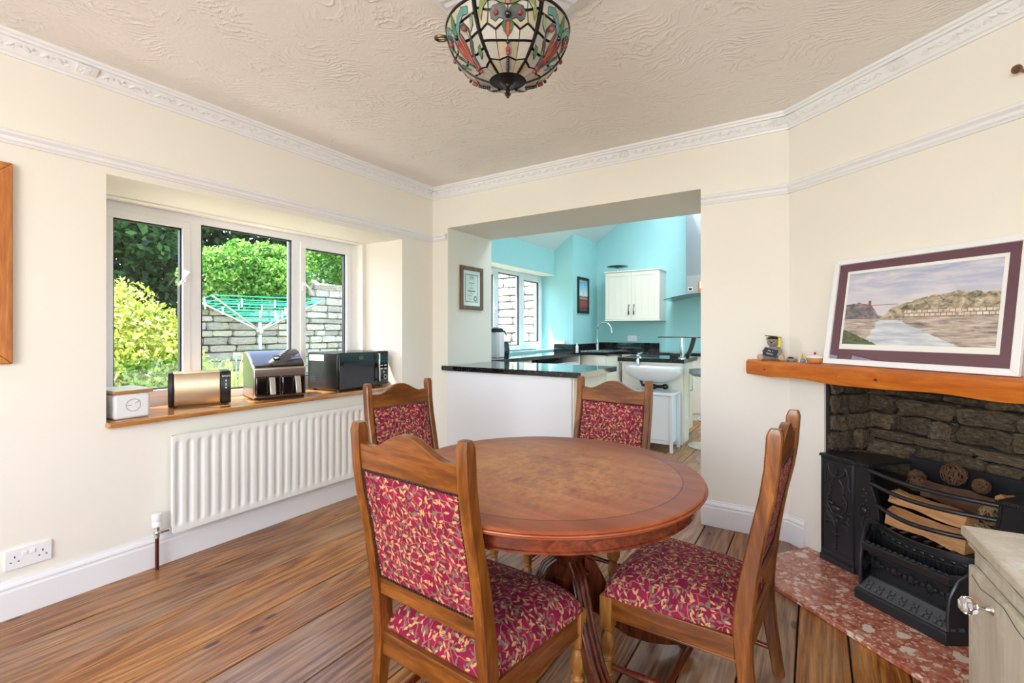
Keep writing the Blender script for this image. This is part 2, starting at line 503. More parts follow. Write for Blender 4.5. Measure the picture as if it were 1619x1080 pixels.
def m_glass(name, tint=(1, 1, 1, 1), refl=.08):
    m = bpy.data.materials.new(name); m.use_nodes = True; nt = m.node_tree
    for n in list(nt.nodes):
        if n.type != 'OUTPUT_MATERIAL': nt.nodes.remove(n)
    out = nt.nodes[0]
    tr = nd(nt, 'BsdfTransparent', {'Color': tint}); gl = nd(nt, 'BsdfGlossy', {'Roughness': 0.0, 'Color': (1, 1, 1, 1)})
    fr = nd(nt, 'Fresnel', {'IOR': 1.45})
    front = mth(nt, 'SUBTRACT', 1.0, nd(nt, 'NewGeometry').outputs['Backfacing'])
    mx = nd(nt, 'MixShader', {0: mth(nt, 'MULTIPLY', mth(nt, 'MULTIPLY', fr.outputs[0], front), refl*10, clamp=True), 1: tr.outputs[0], 2: gl.outputs[0]})
    nt.links.new(mx.outputs[0], out.inputs[0])
    return m
M['glass'] = m_glass('window glass')
M['green_glass'] = m_glass('greenish balustrade glass', (.80, .93, .90, 1), .1)
M['pic_glass'] = m_glass('picture glass', (1, 1, 1, 1), .11)
M['crystal'] = new_mat('crystal', '#FFFFFF', .0)[0]
M['crystal'].node_tree.nodes['Principled BSDF'].inputs['Transmission Weight'].default_value = 1
M['dark_glass'] = new_mat('dark glass', '#20343A', .04, coat=.5)[0]

def m_leaf(name, cols, trans=.35, rough=.5):
    m, nt, b = new_mat(name, None, rough, spec=.4)
    g = nd(nt, 'NewGeometry')
    col = ramp(nt, g.outputs['Random Per Island'], [(i/(len(cols)-1), c) for i, c in enumerate(cols)])
    nt.links.new(col, b.inputs['Base Color'])
    tl = nd(nt, 'BsdfTranslucent', {'Color': col})
    mx = nd(nt, 'MixShader', {0: trans, 1: b.outputs[0], 2: tl.outputs[0]})
    nt.links.new(mx.outputs[0], nt.nodes['Material Output'].inputs[0])
    return m
M['leaf_yellow'] = m_leaf('yellow green leaves', ['#5E7A1E', '#94A832', '#C9CE6A', '#E4E0A0'], .45)
M['leaf_ivy'] = m_leaf('bright ivy leaves', ['#2F6A22', '#57962F', '#86B84A', '#B4D27A'], .45)
M['leaf_dark'] = m_leaf('dark tree leaves', ['#1C3A1A', '#2E5226', '#456C34', '#5E8646'], .3)
M['leaf_blade'] = m_leaf('pale grass blades', ['#9AA04A', '#C6BE6E', '#DCD08A'], .4)
M['trunk'] = m_rock('tree bark', [(.35, '#2E241C'), (.65, '#54463A')], 12, .9, False)
M['line_green'] = flat('green washing line', '#23B89A', .5)
M['alu'] = flat('galvanised tube', '#B4BBC0', .35, .8)
# ================================================================== STRUCTURE
LW, BW, CZ = -2.84, 3.12, 2.44
A40 = R(40)
S_AX = Vector((math.cos(A40), -math.sin(A40), 0)); N_AX = Vector((-math.sin(A40), -math.cos(A40), 0))
P0 = Vector((-.125, 3.12, 0))
AM = basis(P0, S_AX, N_AX, (0, 0, 1))          # local frame of the diagonal chimney wall: (along, into room, up)
def aw(s, n, z): return AM @ Vector((s, n, z))
AZ = -A40                                       # z-rotation of the s axis
rng = random.Random(7)

# ---- floor: every board its own piece
fl = struct(MB().box(-2.9, .95, -2.3, 7.3, -.06, -.021).build('floor', flat('dark underfloor', '#241a12', .9)))
edges = [-2.84, -2.563, -2.305, -1.984, -1.757, -1.471, -1.24, -1.02, -.80, -.571, -.404, -.23, -.06, .108, .28, .45, .62, .80, .95]
for i in range(len(edges) - 1):
    x0, x1 = edges[i] + .0028, edges[i+1] - .0028
    cuts = [-2.3, rng.uniform(-1.2, .1), rng.uniform(3.3, 4.6), 7.3]
    if i in (9, 11): cuts = [-2.3, rng.uniform(-1.2, .1), rng.uniform(4.2, 5.2), 7.3]
    for a, b_ in zip(cuts, cuts[1:]):
        MB().box(x0, x1, a + .001, b_ - .001, -.02, rng.uniform(-.0012, 0)).build('floor_board', M['board'], fl, bevel=.0025, bseg=1)

# ---- ceiling
struct(MB().box(LW - .1, .97, -2.3, BW + .1, CZ, CZ + .08).build('ceiling', M['artex']))

# ---- left wall with the deep splayed window opening
WX = -3.24                                     # inner face of the window frame
oy0, oy1, oz0, oz1 = .841, 2.754, .745, 1.95   # opening in the room face
fy0, fy1, fz0, fz1 = .90, 2.60, .745, 1.915    # opening at the frame
w = MB()
w.box(LW - .3, LW, -2.3, oy0, -.05, CZ + .08)
w.box(LW - .3, LW, oy1, BW + .3, -.05, CZ + .08)
w.box(LW - .3, LW, oy0, oy1, -.05, oz0)
w.box(LW - .3, LW, oy0, oy1, oz1, CZ + .08)
# outer leaf round the frame, with its own reveals
XO = -3.36
XM = WX - .06
w.box(XM, LW - .3, -2.3, fy0, -.4, 2.9); w.box(XM, LW - .3, fy1, BW + .65, -.4, 2.9)
w.box(XM, LW - .3, fy0, fy1, -.4, fz0); w.box(XM, LW - .3, fy0, fy1, fz1, 2.9)
w.box(XO, XM, -2.3, .62, -.4, 2.9); w.box(XO, XM, 2.95, BW + .65, -.4, 2.9)
w.box(XO, XM, .62, 2.95, -.4, .70); w.box(XO, XM, .62, 2.95, 2.12, 2.9)
# splayed reveals and soffit (solid wedges)
w.prism([(LW - .4, fy0), (LW, oy0), (LW - .4, oy0 - .05)], 'z', .70, 2.0)
w.prism([(LW - .4, fy1), (LW, oy1), (LW - .4, oy1 + .05)], 'z', .70, 2.0)
w.prism([(LW - .4, fz1), (LW, oz1), (LW - .4, oz1 + .05)], 'y', oy0 - .02, oy1 + .02)
wl = struct(w.build('wall_left', M['cream'], smooth=False))

# ---- wall with the wide opening to the kitchen
KY0 = 3.77
ox0, ox1, ohz = -2.667, -.603, 2.09
w = MB()
w.box(LW - .05, ox0, BW, KY0, -.05, CZ + .08)
w.box(ox1, -.02, BW, KY0, -.05, CZ + .08)
w.box(ox0, ox1, BW, KY0, ohz, CZ + .08)
w.box(LW - .7, .97, KY0 - .1, KY0, CZ, 4.2)
struct(w.build('wall_back', M['cream'], smooth=False))

# ---- diagonal chimney wall with the fireplace recess
f0, f1, fz = .215, 1.20, .955
w = MB()
w.box(-.1, f0, -.42, 0, -.05, CZ + .08, AM)
w.box(f1, 1.42, -.42, 0, -.05, CZ + .08, AM)
w.box(f0, f1, -.42, 0, fz, CZ + .08, AM)
wc = struct(w.build('wall_chimney', M['cream'], smooth=False))
w = MB()
w.box(f0, f1, -.42, -.335, -.05, fz, AM)
w.box(f0, f0 + .018, -.34, -.012, -.02, fz, AM); w.box(f1 - .018, f1, -.34, -.012, -.02, fz, AM)
w.box(f0, f1, -.34, -.02, fz - .03, fz, AM)
w.build('mortar_backing', M['soot_mortar'], wc, smooth=False)

def stone_mesh(seed, n=4, rough=.16, name='stone'):
    r = random.Random(seed); off = Vector((seed*3.17, seed*1.3, seed*7.7))
    m = MB()
    bm = bmesh.new(); bmesh.ops.create_cube(bm, size=1.0)
    bmesh.ops.subdivide_edges(bm, edges=bm.edges[:], cuts=n - 1, use_grid_fill=True)
    for v in bm.verts:
        c = v.co
        k = max(abs(c.x), abs(c.z))
        q = c.copy()
        e = sorted((abs(c.x), abs(c.y), abs(c.z)), reverse=True)
        if e[1] > .49: q *= .93
        if e[2] > .49: q *= .95
        d = mnoise.noise_vector(q*1.9 + off)*rough + mnoise.noise_vector(q*4.3 + off)*rough*.4
        v.co = q + Vector((d.x*.35, d.y, d.z*.45))
    me = bpy.data.meshes.new(name); bm.to_mesh(me); bm.free()
    me.polygons.foreach_set('use_smooth', [True]*len(me.polygons)); me.set_sharp_from_angle(angle=R(32))
    return me
def courses(wd, ht, h0, h1, w0, w1, r):
    out = []; z = 0
    while z < ht - .01:
        h = min(r.uniform(h0, h1), ht - z)
        if ht - z - h < h0*.5: h = ht - z
        x = -r.uniform(0, w0)
        while x < wd - .01:
            ww = r.uniform(w0, w1)
            a, b_ = max(x, 0), min(x + ww, wd)
            if b_ - a > .02: out.append((a, b_, z, z + h))
            x += ww
        z += h
    return out
big = [stone_mesh(i + 1, 6, .34) for i in range(7)]
for me in big: me.materials.append(M['soot_stone'])
r2 = random.Random(11)
def put_stone(me, parent, Mx, a, b_, z0, z1, y, depth, gap=.006, jit=.012, r=r2):
    o = bpy.data.objects.new('stone', me); COL.objects.link(o); o.parent = parent
    sx = -1 if r.random() < .5 else 1
    L = Matrix.Translation(((a + b_)/2, y + r.uniform(-jit, jit), (z0 + z1)/2)) @ Matrix.Diagonal((sx*(b_ - a - gap), depth, (z1 - z0 - gap), 1))
    o.matrix_local = Mx @ L
    return o
for a, b_, z0, z1 in courses(f1 - f0, .50, .05, .125, .10, .34, r2):
    put_stone(r2.choice(big), wc, AM @ Matrix.Translation((f0, 0, .455)), a, b_, z0, z1, -.325, .07, .008, .014)
for sgn, ss in ((1, f0 + .018), (-1, f1 - .018)):
    Mx = AM @ basis((ss, 0, .455), (0, -1, 0), (sgn, 0, 0), (0, 0, 1))
    for a, b_, z0, z1 in courses(.30, .50, .07, .13, .09, .2, r2):
        put_stone(r2.choice(big), wc, Mx, a + .015, b_ + .015, z0, z1, 0.0, .04, .008, .006)

# ---- walls behind and beside the camera (rear one has a window, right one an opening added for the side fill)
w = MB()
w.box(LW - .3, .97, -2.4, -2.3, -.05, .72); w.box(LW - .3, .97, -2.4, -2.3, 2.15, CZ + .08)
w.box(LW - .3, -2.2, -2.4, -2.3, .72, 2.15); w.box(.4, .97, -2.4, -2.3, .72, 2.15)
struct(w.build('wall_rear', M['cream'], smooth=False))
w = MB()
w.box(.87, .97, -2.3, -.6, -.05, CZ + .08); w.box(.87, .97, .8, 2.31, -.05, CZ + .08)
w.box(.87, .97, -.6, .8, -.05, .9); w.box(.87, .97, -.6, .8, 2.1, CZ + .08)
struct(w.build('wall_right', M['cream'], smooth=False))
w3 = setting('window_3')
for x in (-2.2, -1.36, -.47, .34):
    MB().box(x, x + .06, -2.39, -2.33, .72, 2.15).build('window_post', M['upvc'], w3, bevel=.004)
for z in (.72, 2.09):
    MB().box(-2.2, .4, -2.39, -2.33, z, z + .06).build('window_rail', M['upvc'], w3, bevel=.004)

# ---- coving, picture rail, baseboards
COV = [(0, 2.352), (.010, 2.352), (.013, 2.362), (.020, 2.366), (.026, 2.378), (.042, 2.402), (.047, 2.412), (.058, 2.414), (.060, 2.424), (.068, 2.428), (.070, CZ), (0, CZ)]
RAIL = [(0, 1.985), (.010, 1.985), (.014, 1.994), (.020, 1.999), (.020, 2.013), (.026, 2.018), (.032, 2.024), (.032, 2.033), (.022, 2.040), (0, 2.042)]
SK = [(0, 0), (.020, 0), (.020, .112), (.016, .118), (.016, .124), (.019, .130), (.015, .140), (.008, .146), (.006, .155), (0, .155)]
def run(prof, a, b_, off, nrm):
    """profile swept from a to b (xy), profile x measured along nrm"""
    a = Vector((*a, 0)); b_ = Vector((*b_, 0)); nrm = Vector((*nrm, 0))
    r0 = [tuple(a + nrm*(p + off) + Vector((0, 0, z))) for p, z in prof]
    r1 = [tuple(b_ + nrm*(p + off) + Vector((0, 0, z))) for p, z in prof]
    return r0, r1
def moulding(name, prof, a, b_, nrm, mat, off=0, parent=None):
    r0, r1 = run(prof, a, b_, off, nrm)
    o = MB().loft([r0, r1]).build(name, mat, parent, angle=25)
    return o if parent else struct(o)
nA = (N_AX.x, N_AX.y)
pA0 = (P0.x, P0.y); pA1 = tuple(aw(1.4, 0, 0).xy)
cL = moulding('trim_1', COV, (LW, -2.3), (LW, BW), (1, 0), M['white'])
cB = moulding('trim_2', COV, (LW, BW), (P0.x + .02, BW), (0, -1), M['white'])
cA = moulding('trim_3', COV, tuple(aw(-.02, 0, 0).xy), pA1, nA, M['white'])
moulding('trim_4', RAIL, (LW, -2.3), (LW, BW), (1, 0), M['white'])
moulding('trim_5', RAIL, (LW, BW), (ox0 - .006, BW), (0, -1), M['white'])
moulding('trim_6', RAIL, (ox1 + .006, BW), (P0.x + .012, BW), (0, -1), M['white'])
moulding('trim_7', RAIL, tuple(aw(-.008, 0, 0).xy), pA1, nA, M['white'])
moulding('baseboard_left', SK, (LW, -2.3), (LW, BW), (1, 0), M['white'])
moulding('baseboard_back', SK, (LW, BW), (ox0 - .004, BW), (0, -1), M['white'])
moulding('baseboard_right', SK, (ox1 + .004, BW), (P0.x + .008, BW), (0, -1), M['white'])
moulding('baseboard_chimney', SK, tuple(aw(-.006, 0, 0).xy), tuple(aw(.105, 0, 0).xy), nA, M['white'])

for k_, (prof_, nm_) in enumerate(((COV, 'trim_9'), (RAIL, 'trim_10'), (SK, 'baseboard_side'))):
    moulding(nm_, prof_, (.87, -2.3), (.87, 2.27), (-1, 0), M['white'])
moulding('trim_11', COV, (LW, -2.3), (.87, -2.3), (0, 1), M['white'])
def coving_relief(parent, a, b_, nrm, step=.052, blocks=()):
    """leafy scrolls pressed into the sloping face of the coving"""
    a = Vector((*a, 0)); b_ = Vector((*b_, 0)); n3 = Vector((*nrm, 0)); L = (b_ - a).length; t = (b_ - a)/L
    up = Vector((0, 0, 1)); f_out = (n3*.55 - up*.83).normalized(); f_up = f_out.cross(t)
    if f_up.z < 0: f_up = -f_up
    mid = n3*.036 + up*2.390
    m = MB(); k = 0; x = .03
    while x < L - .02:
        if not any(abs(x - bl) < .06 for bl in blocks):
            c = a + t*x + mid
            sg = 1 if k % 2 else -1
            d1 = (t*.7 + f_up*.7*sg).normalized(); d2 = f_out.cross(d1)
            m.sphere((0, 0, 0), (.021, .0075, .0045), 8, 5, basis(c, d1, d2, f_out))
            d1 = (t*.95 - f_up*.3*sg).normalized(); d2 = f_out.cross(d1)
            m.sphere((0, 0, 0), (.013, .006, .004), 7, 4, basis(c + t*.024 + f_up*.007*sg, d1, d2, f_out))
            m.sphere((0, 0, 0), (.006, .006, .005), 6, 4, basis(c + t*.012 - f_up*.010*sg, t, f_up, f_out))
        k += 1; x += step
    o = m.build('coving_scrollwork', M['white'], parent); o['kind'] = 'stuff'
    for bl in blocks:
        q = MB(); Mb = basis(a + t*bl + mid, t, f_up, f_out)
        q.box(-.036, .036, -.024, .026, -.004, .006, Mb)
        q.sphere((0, 0, .006), (.015, .015, .005), 10, 5, Mb)
        for kk in range(6):
            q.sphere((.020*math.cos(kk*PI/3), .016*math.sin(kk*PI/3), .006), (.006, .006, .004), 6, 4, Mb)
        q.build('coving_block', M['white'], parent)
coving_relief(cL, (LW, -.4), (LW, BW - .02), (1, 0), blocks=(1.16, 3.40))
coving_relief(cB, (LW + .03, BW), (P0.x, BW), (0, -1), blocks=(.03, 1.72, 2.64))
coving_relief(cA, pA0, pA1, nA, blocks=(.06, .60, 1.3))

# ---- the triple window
w1 = setting('window_1')
def bar(name, y0, y1, z0, z1, x0, x1, mat, parent, bv=.004):
    return MB().box(x0, x1, y0, y1, z0, z1).build(name, mat, parent, bevel=bv)
fr = MB()
fr.box(WX - .06, WX, fy0, fy1, 1.868, fz1); fr.box(WX - .06, WX, fy0, fy1, .745, .815)
fr.box(WX - .06, WX, fy0, .945, .815, 1.868); fr.box(WX - .06, WX, 2.553, fy1, .815, 1.868)
fr.box(WX - .06, WX, 1.366, 1.43, .815, 1.868); fr.box(WX - .06, WX, 2.04, 2.104, .815, 1.868)
fr.build('window_frame', M['upvc'], w1, smooth=False)
def casement(y0, y1, hinge):
    b = .042
    s = MB()
    s.box(WX - .04, WX + .012, y0, y1, 1.868 - b, 1.868); s.box(WX - .04, WX + .012, y0, y1, .815, .815 + b)
    s.box(WX - .04, WX + .012, y0, y0 + b, .815 + b, 1.868 - b); s.box(WX - .04, WX + .012, y1 - b, y1, .815 + b, 1.868 - b)
    c = s.build('casement', M['upvc'], w1, bevel=.003)
    gasket(y0 + b, y1 - b, .815 + b, 1.868 - b, c)
    h = MB()
    hy = y1 + .03 if hinge == 'l' else y0 - .03
    hy = y1 - .021 if hinge == 'l' else y0 + .021
    h.box(WX + .012, WX + .026, hy - .012, hy + .012, 1.50, 1.57)
    h.sphere((WX + .030, hy, 1.55), .013, 10, 6)
    sg = -1 if hinge == 'l' else 1
    h.tube([(WX + .034, hy, 1.55), (WX + .050, hy + sg*.02, 1.53), (WX + .052, hy + sg*.055*1.1, 1.47)], [.009, .008, .006], 8)
    h.build('handle', M['white'], c)
    return c
def gasket(y0, y1, z0, z1, parent):
    g = MB(); t = .009
    for a in ((y0, y1, z1 - t, z1), (y0, y1, z0, z0 + t), (y0, y0 + t, z0, z1), (y1 - t, y1, z0, z1)):
        g.box(WX - .032, WX - .006, a[0], a[1], a[2], a[3])
    g.build('gasket', M['dark_gasket'], parent, smooth=False)
    MB().box(WX - .026, WX - .022, y0, y1, z0, z1).build('pane', M['glass'], parent, smooth=False)
casement(.945, 1.366, 'l')
casement(2.104, 2.553, 'r')
gasket(1.43, 2.04, .815, 1.868, w1)

# window board
sill = MB()
sill.prism([(WX, fy0 - .004), (LW, oy0 - .004), (LW + .042, oy0 - .004), (LW + .042, oy1 + .004), (LW, oy1 + .004), (WX, fy1 + .004)], 'z', .737, .765)
so = tag(sill.build('window_sill', M['sill_wood'], bevel=.009, bseg=3), 'varnished wooden window board under the triple window', 'window sill')

# ================================================================== KITCHEN SHELL
KX = -3.30; PY = 6.30; PX = -2.99; KB = 7.20; KWX = -3.51
kz0, kz1, ky0 = .930, 2.04, 3.95
def roofz(x): return 2.413 + .706*(x - KX)
w = MB()
w.box(KX - .28, KX, KY0, ky0, -.05, 2.6); w.box(KX - .28, KX, ky0, PY, -.05, kz0); w.box(KX - .28, KX, ky0, PY, kz1, 2.6)
struct(w.build('wall_kitchen_left', M['turq'], smooth=False))
w = MB(); w.box(KX - .35, PX, PY, KB + .1, -.05, 3.6)
struct(w.build('wall_kitchen_pier', M['turq'], smooth=False))
w = MB(); w.box(PX - .1, 1.0, KB, KB + .1, -.05, 4.2)
struct(w.build('wall_kitchen_back', M['turq'], smooth=False))
w = MB(); w.box(.8, .9, KY0, KB + .1, -.05, 4.2)
struct(w.build('wall_kitchen_right', M['turq'], smooth=False))
# ceiling: a slope rising from the window wall, with an open rooflight above
w = MB()
xr = -1.9
w.prism([(KX - .4, roofz(KX - .4)), (xr, roofz(xr)), (xr, roofz(xr) + .1), (KX - .4, roofz(KX - .4) + .1)], 'y', KY0 - .05, KB + .1)
zr = 3.95
w.prism([(xr, roofz(xr)), (xr, zr + .1), (xr - .1, zr + .1), (xr - .1, roofz(xr))], 'y', KY0 - .05, KB + .1)
w.box(-.5, .95, KY0 - .05, KB + .1, zr, zr + .1)
w.box(xr, -.5, KY0 - .05, 4.25, zr, zr + .1); w.box(xr, -.5, 6.55, KB + .1, zr, zr + .1)
struct(w.build('ceiling_kitchen', M['white_wall'], smooth=False))
# white soffit strip over the kitchen window
struct(MB().box(KWX, KX + .002, ky0, PY, kz1 - .012, kz1).build('trim_8', M['cream'], smooth=False))
# kitchen window
w2 = setting('window_2')
def kb(name, y0, y1, z0, z1, x0=KWX - .06, x1=KWX, mat='upvc', parent=None):
    return MB().box(x0, x1, y0, y1, z0, z1).build(name, M[mat], parent or w2, bevel=.003)
kb('window_rail', ky0, PY, kz1 - .065, kz1 - .012); kb('window_rail', ky0, PY, kz0, kz0 + .07)
posts = [(ky0, ky0 + .06), (5.04, 5.12), (5.64, 5.71), (PY - .06, PY)]
for a, b_ in posts: kb('window_post', a, b_, kz0 + .07, kz1 - .065)
for i, (a, b_) in enumerate(((posts[0][1], posts[1][0]), (posts[1][1], posts[2][0]), (posts[2][1], posts[3][0]))):
    z0, z1 = kz0 + .07, kz1 - .065
    if i != 1:
        s = MB(); t = .045
        s.box(KWX - .04, KWX + .012, a, b_, z1 - t, z1); s.box(KWX - .04, KWX + .012, a, b_, z0, z0 + t)
        s.box(KWX - .04, KWX + .012, a, a + t, z0 + t, z1 - t); s.box(KWX - .04, KWX + .012, b_ - t, b_, z0 + t, z1 - t)
        c = s.build('casement', M['upvc'], w2, bevel=.003)
        a, b_, z0, z1 = a + t, b_ - t, z0 + t, z1 - t
    else: c = w2
    g = MB(); t = .012
    for q in ((a, b_, z1 - t, z1), (a, b_, z0, z0 + t), (a, a + t, z0, z1), (b_ - t, b_, z0, z1)): g.box(KWX - .032, KWX - .004, *q)
    g.build('gasket', M['dark_gasket'], c, smooth=False)
    MB().box(KWX - .026, KWX - .022, a, b_, z0, z1).build('pane', M['glass'], c, smooth=False)
hb = MB(); hb.box(KWX + .012, KWX + .028, 4.99, 5.02, 1.44, 1.54); hb.tube([(KWX + .03, 5.005, 1.49), (KWX + .05, 5.005, 1.49), (KWX + .055, 5.08, 1.505)], .008, 8)
hb.build('handle', M['white'], w2)

# ================================================================== GARDEN
struct(MB().box(-30, -3.54, -12, 25, -.6, -.35).build('ground_garden', M['soil'], smooth=False))
struct(MB().box(-4.55, -3.36, -6, 9, -.35, -.30).build('ground_bounce_patio', m_rock('pale bounce paving', [(.35, '#B4AA9A'), (.65, '#D2CABC')], 6, .8, False, .2), smooth=False))  # unseen pale paving, added to bounce sun up into the soffit and ceiling
struct(MB().box(-12, 12, -20, -2.6, -.6, -.35).build('ground_rear', M['soil'], smooth=False))
small = [stone_mesh(i + 31, 3, .2) for i in range(6)]
for me in small: me.materials.append(M['garden_stone'])
rg = random.Random(5)
def garden_wall(name, label, origin, ax, nrm, length, height, cap, hr, wr):
    t = thing(name, label, 'stone wall')
    Mx = basis(origin, ax, nrm, (0, 0, 1))
    MB().box(0, length, -.35, -.02, 0, height - .03, Mx).build('mortar_core', M['mortar'], t, smooth=False)
    for a, b_, z0, z1 in courses(length, height, *hr, *wr, rg):
        put_stone(rg.choice(small), t, Mx, a, b_, z0, z1, -.02, .12, .012, .025, rg)
    if cap:
        x = 0
        while x < length:
            ww = rg.uniform(.3, .6)
            put_stone(rg.choice(small), t, Mx, x, min(x + ww, length), height - .02, height + .12, -.16, .42, .01, .02, rg)
            x += ww
    return t
garden_wall('garden_wall', 'long grey rubble stone wall behind the washing line', (-8, 3.35, -.35), (0, 1, 0), (1, 0, 0), 5.7, 2.35, True, (.09, .16), (.2, .5))
garden_wall('garden_wall', 'sunlit pale stone wall outside the kitchen window', (-8.2, 9.1, -.35), (1, 0, 0), (0, -1, 0), 4.9, 3.1, True, (.12, .22), (.25, .6))

nrg = np.random.default_rng(3)
def leaves(name, mat, parent, blobs, n, size, seed, flat_=0.0, aspect=.5):
    """n leaf blades scattered over the outer shell of ellipsoid blobs"""
    g = np.random.default_rng(seed)
    B = np.array([[*c, *r] for c, r in blobs]); vol = (B[:, 3]*B[:, 4] + B[:, 4]*B[:, 5] + B[:, 3]*B[:, 5]); vol = vol/vol.sum()
    idx = g.choice(len(B), n, p=vol)
    d = g.normal(size=(n, 3)); d /= np.linalg.norm(d, axis=1)[:, None]
    rad = g.uniform(.72, 1.06, n)[:, None]
    c = B[idx, :3] + d*rad*B[idx, 3:]
    u = g.normal(size=(n, 3)); u += d*.4; u /= np.linalg.norm(u, axis=1)[:, None]
    q = d*.8 + g.normal(size=(n, 3))*.6; v = np.cross(u, q); v /= np.linalg.norm(v, axis=1)[:, None] + 1e-9
    s = (size*g.uniform(.6, 1.3, n))[:, None]
    nn = np.cross(u, v)
    p = np.stack([c - u*s, c + v*s*aspect - nn*s*.12, c + u*s, c - v*s*aspect - nn*s*.12], 1).reshape(-1, 3)
    me = bpy.data.meshes.new(name)
    me.vertices.add(4*n); me.vertices.foreach_set('co', p.astype(np.float32).ravel())
    me.loops.add(4*n); me.loops.foreach_set('vertex_index', np.arange(4*n, dtype=np.int32))
    me.polygons.add(n); me.polygons.foreach_set('loop_start', np.arange(0, 4*n, 4, dtype=np.int32))
    me.update(calc_edges=True); me.materials.append(mat)
    o = link(name, me, parent); o['kind'] = 'stuff'
    return o
def blobs(c, r, k, sub, seed):
    g = random.Random(seed); out = [(c, tuple(x*.7 for x in r))]
    for _ in range(k):
        d = Vector((g.gauss(0, 1), g.gauss(0, 1), g.gauss(0, 1))).normalized()
        out.append(((c[0] + d.x*r[0]*.75, c[1] + d.y*r[1]*.75, c[2] + d.z*r[2]*.75), (sub*g.uniform(.6, 1.2),)*3))
    return out
def bush(name, label, cat, c, r, k, sub, n, size, mat, seed, trunk=True, group=None, tr=.05):
    t = thing(name, label, cat, (c[0], c[1], -.35), 0, group)
    leaves('foliage', M[mat], t, blobs((0, 0, c[2] + .35), r, k, sub, seed), n, size, seed)
    if trunk:
        tb = MB(); g = random.Random(seed)
        for _ in range(4):
            a = g.uniform(0, 6.28)
            tb.tube([(0, 0, -.02), (.1*math.cos(a), .1*math.sin(a), (c[2] + .35)*.4), (r[0]*.5*math.cos(a), r[1]*.5*math.sin(a), c[2] + .35 + r[2]*.3)], [tr, tr*.8, tr*.3], 7)
        tb.build('stem', M['trunk'], t)
    return t
bush('shrub', 'sunlit yellow green shrub filling the left window pane', 'shrub', (-5.6, 1.62, .68), (.8, .72, 1.0), 40, .36, 42000, .027, 'leaf_yellow', 2)
bush('ivy', 'bright ivy mound tumbling over the stone wall', 'ivy', (-8.05, 4.35, 2.05), (.5, 1.15, .55), 34, .30, 30000, .038, 'leaf_ivy', 3, False)
bush('ivy', 'ivy hedge on the wall top in the right window pane', 'ivy', (-8.5, 6.9, 2.95), (.5, 1.5, .75), 26, .42, 26000, .034, 'leaf_ivy', 4, False)
for i, (c, r, lab) in enumerate((((-10.8, 2.6, 2.3), (1.5, 2.4, 2.1), 'dark leafy tree in the left window pane behind the shrub'),
                                 ((-11.5, 6.2, 4.2), (1.5, 2.4, 2.4), 'dark leafy tree at the top of the middle window pane'),
                                 ((-11.6, 9.6, 4.6), (1.5, 2.0, 2.2), 'tall dark tree beyond the right window pane'),
                                 ((-12.5, 4.4, 5.6), (1.6, 2.4, 1.8), 'highest dark tree behind the middle and left panes'))):
    bush('tree', lab, 'tree', c, r, 30, .7, 22000, .085, 'leaf_dark', 20 + i, True, 'trees beyond the garden wall', .14)
bush('shrub', 'mixed shrub on the wall outside the kitchen window', 'shrub', (-6.3, 9.7, 3.0), (.9, .5, .5), 20, .3, 5000, .06, 'leaf_ivy', 41, False)
bush('shrub', 'leafy garden shrub outside the rear window', 'shrub', (-2.3, -5.2, .9), (1.5, .8, 1.0), 20, .45, 5000, .09, 'leaf_ivy', 42)
bush('shrub', 'leafy garden shrub at the far end of the rear window', 'shrub', (.7, -5.6, .8), (1.1, .8, 1.0), 20, .45, 4000, .09, 'leaf_yellow', 43)
# grey lean-to roof behind the shrub
sr = MB(); sr.prism([(-9.3, 1.55), (-7.4, 1.05), (-7.4, 1.0), (-9.3, 1.5)], 'y', .6, 2.9); sr.box(-9.2, -7.5, .7, 2.8, -.35, 1.0)
tag(sr.build('shed', M['slate'], smooth=False), 'low shed with grey felt roof behind the sunlit shrub', 'shed')
# tall arching grass below the washing line
gt = thing('ornamental_grass', 'arching pale grass clump at the foot of the washing line', 'grass', (-6.0, 3.05, -.35))
gm = MB(); gg = random.Random(9)
for _ in range(130):
    a = gg.uniform(0, 6.28); L = gg.uniform(.5, 1.25); rr = gg.uniform(.15, .6)
    pts = [(rr*k/6*math.cos(a), rr*k/6*math.sin(a), L*math.sin(k/6*2.2)) for k in range(7)]
    w_ = .006; px, py = -math.sin(a)*w_, math.cos(a)*w_
    for k in range(6):
        p, q = pts[k], pts[k+1]
        gm.add([(p[0]-px, p[1]-py, p[2]), (p[0]+px, p[1]+py, p[2]), (q[0]+px, q[1]+py, q[2]), (q[0]-px, q[1]-py, q[2])], [(0, 1, 2, 3)])
o = gm.build('grass_blades', M['leaf_blade'], gt); o['kind'] = 'stuff'

# rotary washing line
wl_ = thing('washing_line', 'rotary washing line with green cords in the garden', 'washing line', (-6.5, 3.62, -.35))
HZ = 1.55; ARM = .92; RISE = .42
m = MB(); m.tube([(0, 0, 0), (0, 0, HZ + .12)], .022, 10); m.sphere((0, 0, HZ), (.05, .05, .06), 10, 6); m.build('pole', M['alu'], wl_)
tips = []
for k in range(4):
    a = R(28 + 90*k); tips.append((ARM*math.cos(a), ARM*math.sin(a), HZ + RISE))
    MB().tube([(0, 0, HZ), tips[-1]], .013, 8).build('arm', M['alu'], wl_)
for j in range(8):
    f = 1 - j*.10
    pts = [Vector((t[0]*f, t[1]*f, HZ + RISE*f + .012)) for t in tips]
    MB().tube(pts, .006, 5, loop=True).build('cord', M['line_green'], wl_)
pg = random.Random(3)
for k in range(16):
    j = pg.randint(0, 5); f = 1 - j*.10; e = pg.randint(0, 3); u = pg.random()
    p = Vector(tips[e]).lerp(Vector(tips[(e+1) % 4]), u)
    MB().box(-.008, .008, -.006, .006, -.09, .012).build('peg', M['white'], wl_, loc=(p.x*f, p.y*f, HZ + RISE*f + .015))

